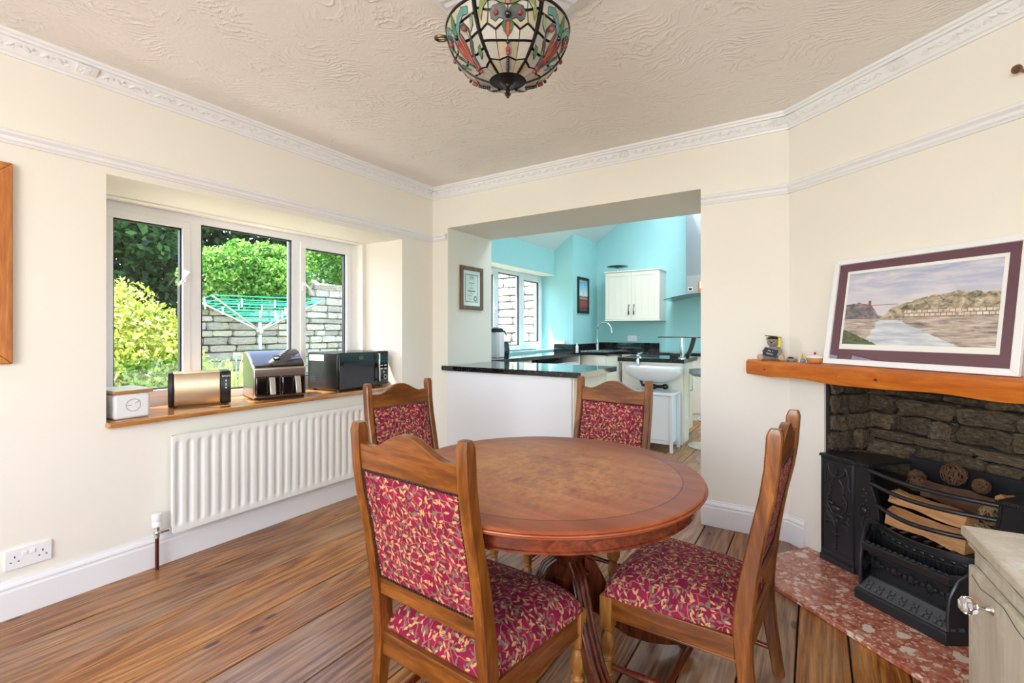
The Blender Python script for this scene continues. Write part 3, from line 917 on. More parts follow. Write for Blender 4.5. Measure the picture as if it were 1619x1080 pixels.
# glass balustrade just outside the window
gb = thing('glass_balustrade', 'low clear glass balustrade with steel posts outside the window', 'balustrade', (-4.48, 0, -.30))
for y in (.4, 2.62, 4.0):
    MB().tube([(0, y, 0), (0, y, 1.24)], .012, 10).build('post', M['steel'], gb)
for y, y2 in ((.42, 1.40), (1.42, 2.60), (2.64, 3.98)):
    MB().box(-.006, .006, y, y2, .08, 1.27).build('glass_panel', M['green_glass'], gb, smooth=False)
# ================================================================== TABLE
tb = thing('dining_table', 'round worn mahogany pedestal dining table with moulded edge', 'table', (-.765, 1.406, 0), R(-6))
TZ = .732; TR = .506
top = MB()
top.lathe([(.001, TZ - .020), (TR - .030, TZ - .020), (TR - .022, TZ - .0215), (TR - .012, TZ - .0215), (TR - .006, TZ - .019), (TR - .006, TZ - .0165), (TR - .009, TZ - .0155),
           (TR - .002, TZ - .0145), (TR, TZ - .0115), (TR - .001, TZ - .0085), (TR - .006, TZ - .0075), (TR - .004, TZ - .006), (TR - .004, TZ - .003), (TR - .009, TZ), (.001, TZ)], 96)
top.build('table_top', M['table_top'], tb, angle=30)
ap = MB(); ap.lathe([(TR - .05, TZ - .021), (TR - .036, TZ - .021), (TR - .036, TZ - .060), (TR - .032, TZ - .062), (TR - .032, TZ - .067), (TR - .05, TZ - .067)], 96, caps=False)
ap.loft([[(p[0]*math.cos(a), p[0]*math.sin(a), p[1]) for p in ((TR - .05, TZ - .067), (TR - .05, TZ - .021))] for a in [2*PI*k/96 for k in range(96)]], closed=False, caps=False, loop=True)
ap.build('apron', M['mahog_x'], tb, angle=30)
MB().box(-.26, .34, .01, .14, TZ - .052, TZ - .0205).build('bearer', M['mahog'], tb, bevel=.004)
co = MB()
co.lathe([(.10, TZ - .0525), (.10, TZ - .075), (.085, TZ - .085), (.06, TZ - .10), (.045, TZ - .13), (.05, TZ - .16), (.066, TZ - .20), (.07, TZ - .25), (.055, TZ - .31), (.045, TZ - .33), (.06, TZ - .35), (.072, TZ - .36), (.072, TZ - .52), (.05, TZ - .56), (.012, TZ - .58)], 32)
co.v = [(x + .038, y + .075, z) for x, y, z in co.v]
co.build('column', M['mahog'], tb)
prof = [(.050, .425), (.085, .405), (.12, .34), (.16, .262), (.22, .190), (.30, .140), (.38, .108), (.45, .090), (.50, .078)]
bot = [(.050, .235), (.085, .228), (.12, .205), (.16, .165), (.22, .118), (.30, .080), (.38, .055), (.45, .042), (.50, .036)]
for k in range(4):
    a = R(56 + 90*k)
    Mz = Matrix.Translation((.038, .075, 0)) @ Matrix.Rotation(a, 4, 'Z')
    lg = MB(); rings = []
    for (r_, zt), (_, zb) in zip(prof, bot):
        hw = .026
        ring = []
        for j in range(7):                        # reeded upper face
            xx = -hw + 2*hw*j/6; ring.append((r_, xx, zt - (.004 if j % 2 == 0 else 0)))
        ring += [(r_, hw, zb), (r_, -hw, zb)]
        rings.append(ring)
    lg.loft(rings, True, True, Mz)
    for s_ in (-1, 0, 1):
        lg.tube([(r_, s_*.016, zt + .001) for r_, zt in prof], .0062, 6, Mz)
    leg = lg.build('leg', M['mahog'], tb, angle=50)
    ca = MB(); ca.tube([(.475, -.012, .018), (.475, .012, .018)], .018, 14, Mz); ca.tube([(.475, 0, .018), (.475, 0, .045)], .010, 8, Mz)
    ca.build('castor', M['brass'], leg)

# ================================================================== CHAIRS
FZ = [(0, .045), (.08, .058), (.16, .070), (.26, .082), (.35, .085), (.46, .074), (.555, .058), (.65, .040), (.74, .020), (.82, .008), (.935, 0)]
def fo(z):
    for (z0, a), (z1, b_) in zip(FZ, FZ[1:]):
        if z <= z1: 
            t = (z - z0)/(z1 - z0); return a + (b_ - a)*t
    return 0
def smooth01(t): return t*t*(3 - 2*t)
def make_chair():
    ch = thing('dining_chair', 'x', 'chair')
    hw = .198                                   # post centre
    # two back posts, each running down into the rear leg
    for sx in (-1, 1):
        p = MB(); rings = []
        zs = [0, .03, .10, .18, .26, .34, .42, .50, .58, .66, .74, .82, .88, .915, .928, .935]
        for z in zs:
            wd = .0165; dp = .021 + .006*max(0, 1 - abs(z - .38)/.25)
            if z < .2: dp = .017 + .004*z/.2
            if z > .92: 
                k_ = (z - .92)/.015; wd *= 1 - .12*k_; dp *= 1 - .35*k_
            y = fo(z); x = sx*hw
            c = .0045
            rings.append([(x - wd + c, y - dp, z), (x + wd - c, y - dp, z), (x + wd, y - dp + c, z), (x + wd, y + dp - c, z), (x + wd - c, y + dp, z), (x - wd + c, y + dp, z), (x - wd, y + dp - c, z), (x - wd, y - dp + c, z)])
        p.loft(rings)
        for zz in (.842, .852, .905):            # incised lines on the front of the ears
            p.box(sx*hw - .012, sx*hw + .012, fo(zz) + .017, fo(zz) + .0216, zz - .0014, zz + .0014)
        p.build('back_post', M['oak_z'], ch, angle=32)
    # serpentine crest rail
    iw = hw - .014
    n = 28; topc = []
    for i in range(n + 1):
        t = -1 + 2*i/n
        u = abs(t)
        z = .922 - .047*smooth01(min(1, max(0, (u - .05)/.72)))
        if u > .77: z += .004*smooth01((u - .77)/.23)
        topc.append((t*iw, z))
    poly = [(-iw, .806)] + [(x, z) for x, z in topc] + [(iw, .806)]
    cr = MB(); nn = len(poly)
    def cy(z): return fo(z)
    cr.loft([[(x, cy(.806) - .013, .806), (x, cy(z) - .013, z), (x, cy(z) + .013, z), (x, cy(.806) + .013, .806)] for x, z in topc])
    cr.build('crest_rail', M['oak_x'], ch, bevel=.003, angle=30)
    lr = MB(); lr.box(-iw, iw, fo(.458) - .013, fo(.458) + .011, .432, .484); lr.build('lower_rail', M['oak_x'], ch, bevel=.003)
    # upholstered back
    z0, z1, pw = .480, .810, iw - .001
    pb = MB(); nu, nv = 18, 20
    def pad(u, v): return (max(0, 1 - abs(2*u - 1)**4)*max(0, 1 - abs(2*v - 1)**4))**.6
    def fr_(u, v):
        x = -pw + 2*pw*u; z = z0 + (z1 - z0)*v
        tuft = sum(math.exp(-(((u - a)*.37)**2 + ((v - b_)*.32)**2)/.00055) for a, b_ in ((.22, .75), (.78, .75), (.5, .5), (.22, .25), (.78, .25)))
        return (x, fo(z) + .008 + .016*pad(u, v) - .011*tuft, z)
    def bk_(u, v):
        x = pw - 2*pw*u; z = z0 + (z1 - z0)*v
        return (x, fo(z) - .010 - .005*pad(u, v), z)
    pb.grid(fr_, nu, nv); pb.grid(bk_, nu, nv)
    def ed(side):
        def g(u, v):
            z = z0 + (z1 - z0)*v; yy0, yy1 = fo(z) - .010, fo(z) + .008
            return (side*pw, (yy0 + (yy1 - yy0)*u) if side > 0 else (yy1 + (yy0 - yy1)*u), z)
        return g
    pb.grid(ed(1), 1, nv); pb.grid(ed(-1), 1, nv)
    bp = pb.build('back_upholstery', M['fabric'], ch, uv=True, merge=True, angle=60)
    nl = MB()
    def nail(x, z, sg):
        y = fo(z) + (sg*.0115 if sg > 0 else -.0125)
        nl.sphere((x, y, z), (.0042, .0032, .0042), 6, 4)
    for sg in (1, -1):
        k = 38
        for i in range(k + 1):
            x = -pw + .006 + (2*pw - .012)*i/k
            nail(x, z1 - .006, sg); nail(x, z0 + .006, sg)
        k = 34
        for i in range(1, k):
            z = z0 + .006 + (z1 - z0 - .012)*i/k
            nail(-pw + .006, z, sg); nail(pw - .006, z, sg)
    o = nl.build('nailheads', M['black'], bp); o['kind'] = 'stuff'
    # seat
    yr, yf, wr, wf = .075, .525, .212, .250
    rails = MB()
    def trap(y0, y1, o_=0): 
        f = lambda y: wr + (wf - wr)*(y - yr)/(yf - yr)
        return f(y0) - o_, f(y1) - o_
    MB().box(-hw + .012, hw - .012, fo(.3) - .013, fo(.3) + .013, .250, .318).build('rear_seat_rail', M['oak_x'], ch, bevel=.003)
    MB().box(-wf + .045, wf - .045, yf - .040, yf - .012, .250, .318).build('front_seat_rail', M['oak_x'], ch, bevel=.003)
    for sx in (-1, 1):
        r_ = MB()
        xa, xb = hw, wf - .026
        for zz0, zz1, ex in ((.254, .318, 0), (.248, .256, .004)):
            r_.add([(sx*(xa - .012 - ex), .09, zz0), (sx*(xa + .012 + ex), .09, zz0), (sx*(xb + .012 + ex), yf - .045, zz0), (sx*(xb - .012 - ex), yf - .045, zz0),
                    (sx*(xa - .012 - ex), .09, zz1), (sx*(xa + .012 + ex), .09, zz1), (sx*(xb + .012 + ex), yf - .045, zz1), (sx*(xb - .012 - ex), yf - .045, zz1)],
                   [(0, 1, 2, 3), (4, 5, 6, 7), (0, 1, 5, 4), (1, 2, 6, 5), (2, 3, 7, 6), (3, 0, 4, 7)])
        r_.build('side_seat_rail', M['oak_y'], ch, bevel=.002)
    st = MB()
    def seat_top(u, v):
        # rounded trapezoid cushion
        a, b_ = 2*u - 1, 2*v - 1
        ay = yr + .012 + (yf - yr - .012)*(v)
        hwid = wr - .016 + (wf - wr + .018)*v
        if v < .1: hwid -= 0
        x = a*hwid; y = ay
        # round the front corners
        if v > .8:
            k_ = (v - .8)/.2; x *= 1 - .05*k_*k_*abs(a)**3; y -= .02*(abs(a)**6)*k_
        e = max(abs(a)**5, abs(b_)**5) 
        e = (abs(a)**6 + abs(b_)**6 - abs(a)**6*abs(b_)**6)
        z = .319 + .070*math.sqrt(max(0, 1 - e)) + .018*(1 - a*a)*(1 - b_*b_)
        return (x, y, z)
    nu = 26
    def remap(t):  # denser toward the edges
        s = 2*t - 1; return .5 + .5*math.copysign(1 - (1 - abs(s))**1.7, s)
    st.grid(lambda u, v: seat_top(remap(u), remap(v)), nu, nu)
    # roll the rim under
    st.grid(lambda u, v: (lambda p: (p[0], p[1], .320))(seat_top(u, v)), 2, 2)
    st.build('seat', M['fabric'], ch, uv=True, merge=False, angle=75)
    # turned front legs
    for sx in (-1, 1):
        x = sx*(wf - .026); y = yf - .028
        l = MB(); l.box(x - .021, x + .021, y - .021, y + .021, .212, .318)
        l.lathe([(.016, .2125), (.021, .2115), (.023, .209), (.020, .205), (.014, .201), (.014, .197), (.018, .190), (.0245, .168), (.025, .155), (.021, .135), (.015, .118), (.016, .114), (.021, .110), (.022, .104), (.018, .099), (.0155, .096)], 20, c=(x, y, 0))
        l.box(x - .0165, x + .0165, y - .0165, y + .0165, .062, .100)
        l.lathe([(.015, .064), (.020, .060), (.021, .054), (.015, .048), (.014, .044), (.020, .034), (.021, .024), (.016, .010), (.012, 0)], 20, c=(x, y, 0))
        l.build('leg', M['turned'], ch, bevel=.0015, bseg=1)
        s_ = MB(); s_.tube([(sx*hw, fo(.085), .085), (sx*(hw + .5*(wf - .026 - hw)), (fo(.085) + y)/2, .083), (x, y, .080)], [.009, .013, .009], 10)
        s_.build('stretcher', M['mahog_x'], ch)
    s_ = MB(); ym = .30
    s_.tube([(-.208, ym, .083), (0, ym, .083), (.208, ym, .083)], [.008, .012, .008], 10); s_.build('stretcher', M['mahog_x'], ch)
    return ch
chair = make_chair()
def place(o, x, y, facing, label, sc):
    o.scale = (sc,)*3; o.location = (x, y, 0); o.rotation_euler = (0, 0, R(facing - 90)); o['label'] = label; o['group'] = 'upholstered dining chairs round the table'
spots = [(-.885, .875, 86.8, 'dining chair nearest the camera, its crimson patterned back turned to us', 1.01),
         (-1.90, 1.82, -7.3, 'dining chair by the radiator, below the microwave', .995),
         (-.93, 2.475, 266.2, 'dining chair at the far side of the table, before the kitchen opening', 1.006),
         (-.077, 1.69, 175.6, 'dining chair seen side-on at the right, beside the fireplace', .993)]
for i, (x, y, fa, lab, sc) in enumerate(spots):
    c = chair if i == 0 else copy_tree(chair)
    place(c, x, y, fa, lab, sc)

# ================================================================== RADIATOR
ra = thing('radiator', 'long white ribbed panel radiator under the window', 'radiator', (LW, 0, 0))
ry0, ry1, rz0, rz1 = 1.085, 2.50, .165, .665
g = MB(); ny, nz = 27*8, 16
zz = [0, .03, .06, .075, .09, .105] + [.105 + (.79)*k/5 for k in range(1, 5)] + [.895, .91, .925, .94, .97, 1]
def rad(i, j):
    y = ry0 + (ry1 - ry0)*i/ny; f = (i/ny*27) % 1; v = zz[j]
    groove = max(0, 1 - abs(f - .5)/.27); groove = min(1, groove*1.9)
    end = min(1, max(0, (v - .055)/.05))*min(1, max(0, (.945 - v)/.05))
    return (.085 - .011*groove*end, y, rz0 + (rz1 - rz0)*v)
vv = [rad(i, j) for j in range(len(zz)) for i in range(ny + 1)]
g.add(vv, [(j*(ny+1)+i, j*(ny+1)+i+1, (j+1)*(ny+1)+i+1, (j+1)*(ny+1)+i) for j in range(len(zz)-1) for i in range(ny)])
g.box(.070, .0845, ry0, ry0 + .004, rz0, rz1); g.box(.070, .0845, ry1 - .004, ry1, rz0, rz1); g.box(.062, .0845, ry0, ry1, rz0, rz0 + .004); g.box(.062, .0845, ry0, ry1, rz1 - .004, rz1)
M['rad'] = flat('radiator enamel', '#F0F1EE', .35)
g.build('front_panel', M['rad'], ra, angle=60)
MB().box(.030, .062, ry0 + .01, ry1 - .01, rz0 + .01, rz1 - .01).build('back_panel', M['rad'], ra, bevel=.004)
for y in (ry0 + .2, ry1 - .2): MB().box(.0, .035, y - .02, y + .02, rz0 + .05, rz1 - .05).build('bracket', M['rad'], ra)
v = MB(); v.lathe([(.014, .0), (.021, .004), (.0215, .02), (.019, .028), (.0215, .034), (.022, .055), (.019, .066), (.001, .068)], 20, c=(.055, ry0 - .058, .215))
valve = v.build('thermostat_valve', M['white'], ra)
v = MB(); v.tube([(.055, ry0 - .058, .16), (.055, ry0 - .058, .216)], .012, 10); v.tube([(.055, ry0 - .058, .185), (.055, ry0 + .012, .185)], .010, 10); v.sphere((.055, ry0 - .058, .185), .016, 10, 6)
v.build('valve_body', M['chrome'], valve)
MB().tube([(.055, ry0 - .058, .001), (.055, ry0 - .058, .165)], .0085, 10).build('pipe', M['copper'], ra)

# ================================================================== DOUBLE SOCKET
def socket(loc, rz, label):
    t = thing('double_socket', label, 'socket', loc, rz)
    MB().box(-.073, .073, -.010, 0, -.043, .043).build('plate', M['white'], t, bevel=.003)
    for x in (-.012, .012): MB().box(x - .008, x + .008, -.0135, -.009, .008, .024).build('switch', M['white'], t, bevel=.0015)
    for sx in (-1, 1):
        q = MB()
        q.box(sx*.043 - .002, sx*.043 + .002, -.0112, -.0095, .004, .012)
        q.box(sx*.043 - .0145, sx*.043 - .0085, -.0112, -.0095, -.0135, -.0095); q.box(sx*.043 + .0085, sx*.043 + .0145, -.0112, -.0095, -.0135, -.0095)
        q.build('pin_holes', M['black'], t, smooth=False)
    return t
socket((LW, .577, .240), R(90), 'white double plug socket low on the window wall')

# ================================================================== PINE FRAME AT THE LEFT EDGE
pf = thing('picture_frame', 'pine framed mirror cut off by the left edge', 'mirror', (LW, .5266, 1.063))
wd, ht, b_ = .62, .837, .085
for poly in ([(0, 0), (-wd, 0), (-wd + b_, b_), (-b_, b_)], [(0, ht), (-b_, ht - b_), (-wd + b_, ht - b_), (-wd, ht)],
             [(0, 0), (-b_, b_), (-b_, ht - b_), (0, ht)], [(-wd, 0), (-wd, ht), (-wd + b_, ht - b_), (-wd + b_, b_)]):
    MB().prism(poly, 'x', .001, .024).build('frame_rail', M['pine'], pf, bevel=.004)
MB().prism([(-b_ + .005, b_ - .005), (-wd + b_ - .005, b_ - .005), (-wd + b_ - .005, ht - b_ + .005), (-b_ + .005, ht - b_ + .005)], 'x', .002, .012).build('mirror_glass', flat('mirror', '#C8CDD0', .03, 1.0), pf)

# ================================================================== ON THE WINDOW BOARD (top z .765)
SZ = .7655
# lidded caddy
bb = thing('bread_bin', 'small white storage tin with flat wooden lid', 'storage tin', (-2.975, .952, SZ), R(2))
MB().box(-.105, .115, -.082, .072, 0, .124).build('body', M['unit_white'], bb, bevel=.014, bseg=3)
lid = MB().box(-.112, .122, -.086, .082, .125, .139).build('lid', M['sill_wood'], bb, bevel=.003)
MB().box(-.108, .118, -.082, .078, .1395, .1445).build('lid_inlay', M['unit_white'], lid, bevel=.002)
em = MB(); em.tube([(.1155, -.002 + .030*math.cos(a), .066 + .030*math.sin(a)) for a in [2*PI*k/28 for k in range(28)]], .0013, 6, loop=True)
em.build('badge_ring', M['steel'], bb)
em = MB()
for y0_, z0_, y1_, z1_ in ((-.028, .066, -.010, .066), (.006, .074, .024, .088)): em.tube([(.1155, y0_, z0_), (.1155, y1_, z1_)], .0018, 6)
em.build('badge_marks', M['steel'], bb)
# toaster
to = thing('toaster', 'long brushed steel toaster with black end caps', 'toaster', (-3.065, 1.345, SZ), R(-20.4))
# local: x forward (toward room), y along length
prf = [(-.074, .006), (-.078, .014), (-.078, .185), (-.070, .197), (.070, .197), (.078, .185), (.078, .014), (.074, .006)]
MB().prism([(x, z) for x, z in prf], 'y', -.128, .112).build('body', M['steel_warm'], to, bevel=.004) if False else None
b2 = MB(); b2.loft([[(x, y, z) for x, z in prf] for y in (-.128, .100)]); b2.build('body', M['steel_warm'], to, bevel=.006, bseg=3, angle=40)
e1 = MB(); e1.loft([[(x*1.02, y, z*1.005) for x, z in prf] for y in (-.152, -.129)]); e1.build('end_cap', M['black'], to, bevel=.004)
e2 = MB(); e2.loft([[(x*1.02, y, z*1.005) for x, z in prf] for y in (.101, .152)]); cap = e2.build('end_cap', M['black'], to, bevel=.004)
for x in (-.03, .03): MB().box(x - .012, x + .012, -.11, .085, .193, .1962).build('slot', M['black'], to, smooth=False)
MB().box(.02, .05, -.160, -.152, .15, .158).build('lever', M['steel'], to, bevel=.002); MB().box(.02, .05, -.160, -.152, .10, .106).build('lever', M['steel'], to, bevel=.002)
for y in (-.12, .12):
    for x in (-.05, .05): MB().lathe([(.009, 0), (.008, .008)], 10, c=(x, y, 0)).build('foot', M['black'], to)
MX = basis((.0812, .1265, .168), (0, 1, 0), (0, 0, 1), (1, 0, 0))
text('BAUN', .0155, M['sticker'], cap, MX)
bt = MB()
for z in (.142, .120, .098): bt.lathe([(.001, 0), (.004, 0), (.004, .0012), (.001, .0012)], 10, basis((.0797, .1265, z), (0, 1, 0), (0, 0, 1), (1, 0, 0)))
for k, z in enumerate((.132, .110)):
    bt.tube([(.0802, .121, z - .003), (.0802, .1265, z + .003), (.0802, .132, z - .003)], .0007, 5)
bt.build('buttons', M['sticker'], cap)
# air fryer
af = thing('air_fryer', 'steel and black twin drawer air fryer', 'air fryer', (-3.045, 1.79, SZ), R(-16.4))
W_ = .158
side = [(-.140, .008), (.140, .008), (.150, .020), (.155, .200), (.10, .228), (.04, .262), (-.02, .288), (-.06, .296), (-.140, .296)]
b2 = MB(); b2.loft([[(x, y, z) for x, z in side] for y in (-W_, W_)]); b2.build('body', M['steel'], af, bevel=.008, bseg=3, angle=40)
top_c = [(.150, .203), (.10, .232), (.04, .266), (-.02, .292), (-.06, .300), (-.12, .300)]
lidm = MB(); rr_ = []
for x, z in top_c:
    dw = W_*.985 if x < .12 else W_*.93
    rr_.append([(x, -dw, z), (x, dw, z), (x, dw, z + .010), (x, -dw, z + .010)])
lidm.loft(rr_); lid_ = lidm.build('lid', M['gloss_black'], af, bevel=.004, angle=40)
MB().tube([(.066, -.020, .268), (.078, -.012, .272), (.078, .012, .272), (.066, .020, .268)], .006, 8).build('lid_catch', M['chrome'], lid_)
for y0_, y1_ in ((-.150, -.003), (.003, .150)):
    d = MB(); d.box(.150, .172, y0_, y1_, .024, .148); dr = d.build('drawer', M['gloss_black'], af, bevel=.012, bseg=3)
    yc = (y0_ + y1_)/2 + .018
    h = MB(); h.loft([[(x, yc - .017, z), (x + .022, yc - .017, z), (x + .022, yc + .017, z), (x, yc + .017, z)] for x, z in ((.172, .142), (.186, .085), (.196, .034))])
    h.build('handle', M['steel'], dr, bevel=.004)
ba = MB(); ba.box(-.15, .145, -.15, .15, 0, .012); ba.build('base', M['black'], af, bevel=.004)
# microwave
mw = thing('microwave', 'black microwave oven with upright chrome handle', 'microwave', (-3.02, 2.375, SZ), R(4))
MB().box(-.165, .150, -.245, .245, .014, .278).build('case', flat('black enamel', '#15171A', .25), mw, bevel=.006)
dm = MB().box(.1505, .170, -.245, .130, .016, .276).build('door', M['gloss_black'], mw, bevel=.003)
MB().box(.1702, .1712, -.205, .095, .055, .205).build('door_window', flat('smoked window', '#2E2F33', .15), dm)
hd = MB(); hd.box(.190, .202, .112, .126, .045, .262); hd.box(.170, .192, .114, .124, .055, .068); hd.box(.170, .192, .114, .124, .238, .251)
hd.build('handle', M['chrome'], dm, bevel=.003)
cp = MB().box(.1505, .168, .132, .245, .016, .276).build('control_panel', M['gloss_black'], mw, bevel=.003)
MB().lathe([(.001, .016), (.017, .016), (.019, .0)], 20, basis((.168, .195, .075), (0, 1, 0), (0, 0, 1), (1, 0, 0))).build('dial', M['chrome'], cp)
MB().lathe([(.001, .018), (.012, .018), (.012, .015)], 20, basis((.168, .195, .075), (0, 1, 0), (0, 0, 1), (1, 0, 0))).build('dial_face', M['black'], cp)
for z in (.165, .140):
    for y in (.160, .200): MB().box(.168, .1695, y, y + .026, z - .004, z + .004).build('button', M['sticker'], cp)
MB().box(.168, .1695, .184, .206, .110, .116).build('button', M['sticker'], cp)
MB().box(.1712, .1716, -.06, -.02, .222, .250).build('door_sticker', flat('grey sticker', '#5A636C', .4), dm)
lbm = MB().box(-.145, .010, -.2463, -.2453, .218, .262); lbm.build('rating_label', M['sticker'], mw)
vn = MB()
for k in range(5):
    for j in range(3): vn.box(-.13 + j*.02, -.115 + j*.02, -.2463, -.2453, .06 + k*.012, .066 + k*.012)
vn.build('vents', M['dark_gasket'], mw, smooth=False)
for x in (-.13, .12):
    for y in (-.21, .21): MB().lathe([(.014, 0), (.012, .014)], 10, c=(x, y, 0)).build('foot', M['black'], mw)
# ================================================================== FIREPLACE
GO = (.012, .040)
def atfire(name, label, cat, group=None):
    return thing(name, label, cat, tuple(P0 + N_AX*GO[1] + S_AX*GO[0]), AZ, group)           # local x = along wall, local y = -n (into the recess)
he = MB()
hp = [(.118, 0), (f0 + .001, 0), (f0 + .001, -.30), (f1 - .001, -.30), (f1 - .001, 0), (1.42, 0), (1.42, .50), (.148, .50), (.128, .20)]
he.prism([(s, -n) for s, n in hp], 'z', .0005, .021)
ho = he.build('hearth_slab', M['breccia'], bevel=.004)
ho.location = tuple(P0); ho.rotation_euler = (0, 0, AZ)
tag(ho, 'polished red breccia marble hearth slab before the fire', 'hearth')

fg = atfire('fire_grate', 'black cast iron register grate with ornamented side cheeks', 'fireplace')
HZ0, CX_ = .022, .7075
def cheek(sg):
    X_ = lambda s: CX_ + sg*(s - CX_)
    def bx(m, s0, s1, n0, n1, z0, z1):
        a, b_ = sorted((X_(s0), X_(s1))); m.box(a, b_, -n1, -n0, z0, z1)
    p = MB(); bx(p, .220, .395, -.03, .004, HZ0, .556); pan = p.build('cheek_panel', M['iron'], fg, bevel=.002)
    # raised border
    q = MB()
    for s0, s1, z0, z1 in ((.224, .232, .075, .545), (.384, .392, .075, .545), (.232, .384, .537, .545), (.232, .384, .075, .083)): bx(q, s0, s1, .004, .009, z0, z1)
    bx(q, .220, .400, .0, .014, HZ0, .050)
    q.build('cheek_border', M['iron'], pan, bevel=.002)
    # festoon of ribbons, bird and leaves
    o = MB(); c = .308
    def tube(pts, r): o.tube([(X_(s), -.0055, z) for s, z in pts], r, 6)
    for e in (-1, 1):
        tube([(c + e*.045, .52), (c + e*.040, .49), (c + e*.02, .468), (c, .462)], .0042)
        tube([(c + e*.048, .515), (c + e*.062, .47), (c + e*.058, .43), (c + e*.068, .415)], .0035)
        tube([(c + e*.012, .455), (c + e*.035, .42), (c + e*.030, .385), (c + e*.05, .35), (c + e*.048, .31), (c + e*.02, .275)], .0042)
        for k in range(4): tube([(c + e*.006, .215 + k*.006), (c + e*(.030 + .006*k), .235 + k*.016), (c + e*(.052 + .003*k), .232 + k*.024), (c + e*(.060 + .002*k), .216 + k*.028)], .0036)
        tube([(c, .175), (c + e*.018, .185), (c + e*.03, .178)], .0035)
        for k in range(4): o.sphere((X_(c + e*(.030 + .004*k)), -.006, .41 - .022*k), (.008, .006, .008), 7, 5)
    for k in range(6): o.sphere((X_(c), -.006, .50 - .012*k), (.005, .005, .006), 6, 4)
    o.sphere((X_(c - .004), -.007, .305), (.024, .011, .017), 10, 6); o.sphere((X_(c - .030), -.008, .328), (.014, .009, .011), 8, 5)
    o.sphere((X_(c + .012), -.007, .272), (.020, .009, .012), 10, 6); o.sphere((X_(c), -.006, .235), (.010, .007, .02), 8, 5)
    for k in range(7): o.sphere((X_(c), -.006, .205 - .017*k), (.0055 - .0004*k, .005, .0075), 6, 4)
    ob = o.build('relief_ornament', M['iron'], pan)
    # narrower inner strip with its curved edge and sunflower
    st = [(.396, HZ0), (.486, HZ0), (.490, .10), (.494, .20), (.507, .29), (.510, .33), (.505, .38), (.486, .44), (.470, .49), (.466, .556), (.396, .556)]
    s_ = MB(); s_.prism([(X_(a), b_) for a, b_ in st], 'y', -.002, .026); inner = s_.build('inner_strip', M['iron'], fg, bevel=.002)
    q = MB(); q.tube([(X_(a), -.004, b_) for a, b_ in st[2:-1]], .0055, 7); q.build('strip_bead', M['iron'], inner)
    q = MB(); ss, sz = .443, .345
    q.sphere((X_(ss), -.003, sz), (.015, .009, .018), 10, 6)
    for k in range(12):
        a = k*PI/6; q.sphere((X_(ss + .021*math.cos(a)), -.003, sz + .027*math.sin(a)), (.006, .005, .009), 6, 4)
    for k in range(4): q.sphere((X_(ss + .006*(-1)**k), -.003, sz + .05 + .016*k), (.008, .005, .007), 6, 4)
    q.tube([(X_(ss), -.003, sz - .03), (X_(ss - .012), -.003, sz - .07), (X_(ss), -.003, sz - .10)], .004, 6)
    q.build('sunflower_relief', M['iron'], inner)
    # hob plate with roped front edge
    h = MB(); h.prism([(X_(.222), -.016), (X_(.472), -.016), (X_(.478), .27), (X_(.36), .27), (X_(.238), .14)], 'z', .557, .570)
    hob = h.build('hob_plate', M['iron'], fg, bevel=.003)
    q = MB()
    for k in range(34): q.sphere((X_(.226 + .0073*k), -.0175, .5605), (.0046, .005, .006), 6, 4)
    q.build('roped_edge', M['iron'], hob)
    # arched fretwork bracket joining cheek and ash tray
    a0, a1 = (Vector((.478, -.012)), Vector((.552, -.175))) if sg > 0 else (Vector((.945, -.012)), Vector((.880, -.175))); dv = (a1 - a0); L = dv.length; dv /= L
    Mb = basis((a0.x, a0.y, HZ0), (dv.x, dv.y, 0), (0, 0, 1), (dv.y, -dv.x, 0))
    arch = [(L*.98, 0), (L*1.0, .10), (L*.96, .17), (L*.80, .235), (L*.5, .272), (L*.2, .280), (0, .272)]
    pl = [(0, 0)] + arch; br = MB(); br.prism(pl, 'z', -.004, .004, Mb); bro = br.build('fret_bracket', M['iron'], fg)
    q = MB(); q.tube([Mb @ Vector((x, y, 0)) for x, y in arch], .0075, 8)
    for k in range(6):
        u, v = L*(.25 + .25*(k % 3)), .05 + .085*(k//3)
        for s2 in (-1, 1): q.tube([Mb @ Vector((u + .018*math.cos(t), v + .022*math.sin(t), s2*.006)) for t in [j*.7 for j in range(8)]], .0045, 5)
    q.build('bracket_scrolls', M['iron'], bro)
cheek(1); cheek(-1)
for z, e, bow in ((.546, .470, .060), (.488, .478, .075), (.395, .506, .085)):
    pts = []
    for k in range(17):
        t = k/16; s = e + (2*CX_ - 2*e)*t; pts.append((s, -(.006 + bow*math.sin(PI*t)), z - .002*math.sin(PI*t)))
    MB().tube(pts, .0095, 10).build('front_bar', M['iron'], fg)
MB().box(.47, .945, .262, .280, .28, .592).build('back_plate', M['iron'], fg, bevel=.003)
for k in range(9):
    s = .52 + .047*k; MB().box(s, s + .016, -.03, .20, .300, .316).build('bottom_bar', M['iron'], fg)
def bow_panel(m, s0, s1, n0, bow, z0, z1, th=.006, n=16):
    rings = []
    for k in range(n + 1):
        t = k/n; s = s0 + (s1 - s0)*t; y = -(n0 + bow*math.sin(PI*t)); rings.append([(s, y, z0), (s, y, z1), (s, y + th, z1), (s, y + th, z0)])
    m.loft(rings)
fp = MB(); bow_panel(fp, .500, .915, .012, .07, .190, .318); bow_panel(fp, .495, .920, .014, .074, .306, .322, .012); fret = fp.build('fret_panel', M['iron'], fg, angle=50)
q = MB()
for k in range(26):
    t = (k + .5)/26; s = .505 + .405*t; y = -(.0145 + .07*math.sin(PI*t)); q.box(s - .003, s + .003, y - .003, y + .002, .235, .270)
    if k % 2 == 0:
        for zz in (.285, .217): q.sphere((s + .006, y - .001, zz), (.010, .004, .008), 7, 4)
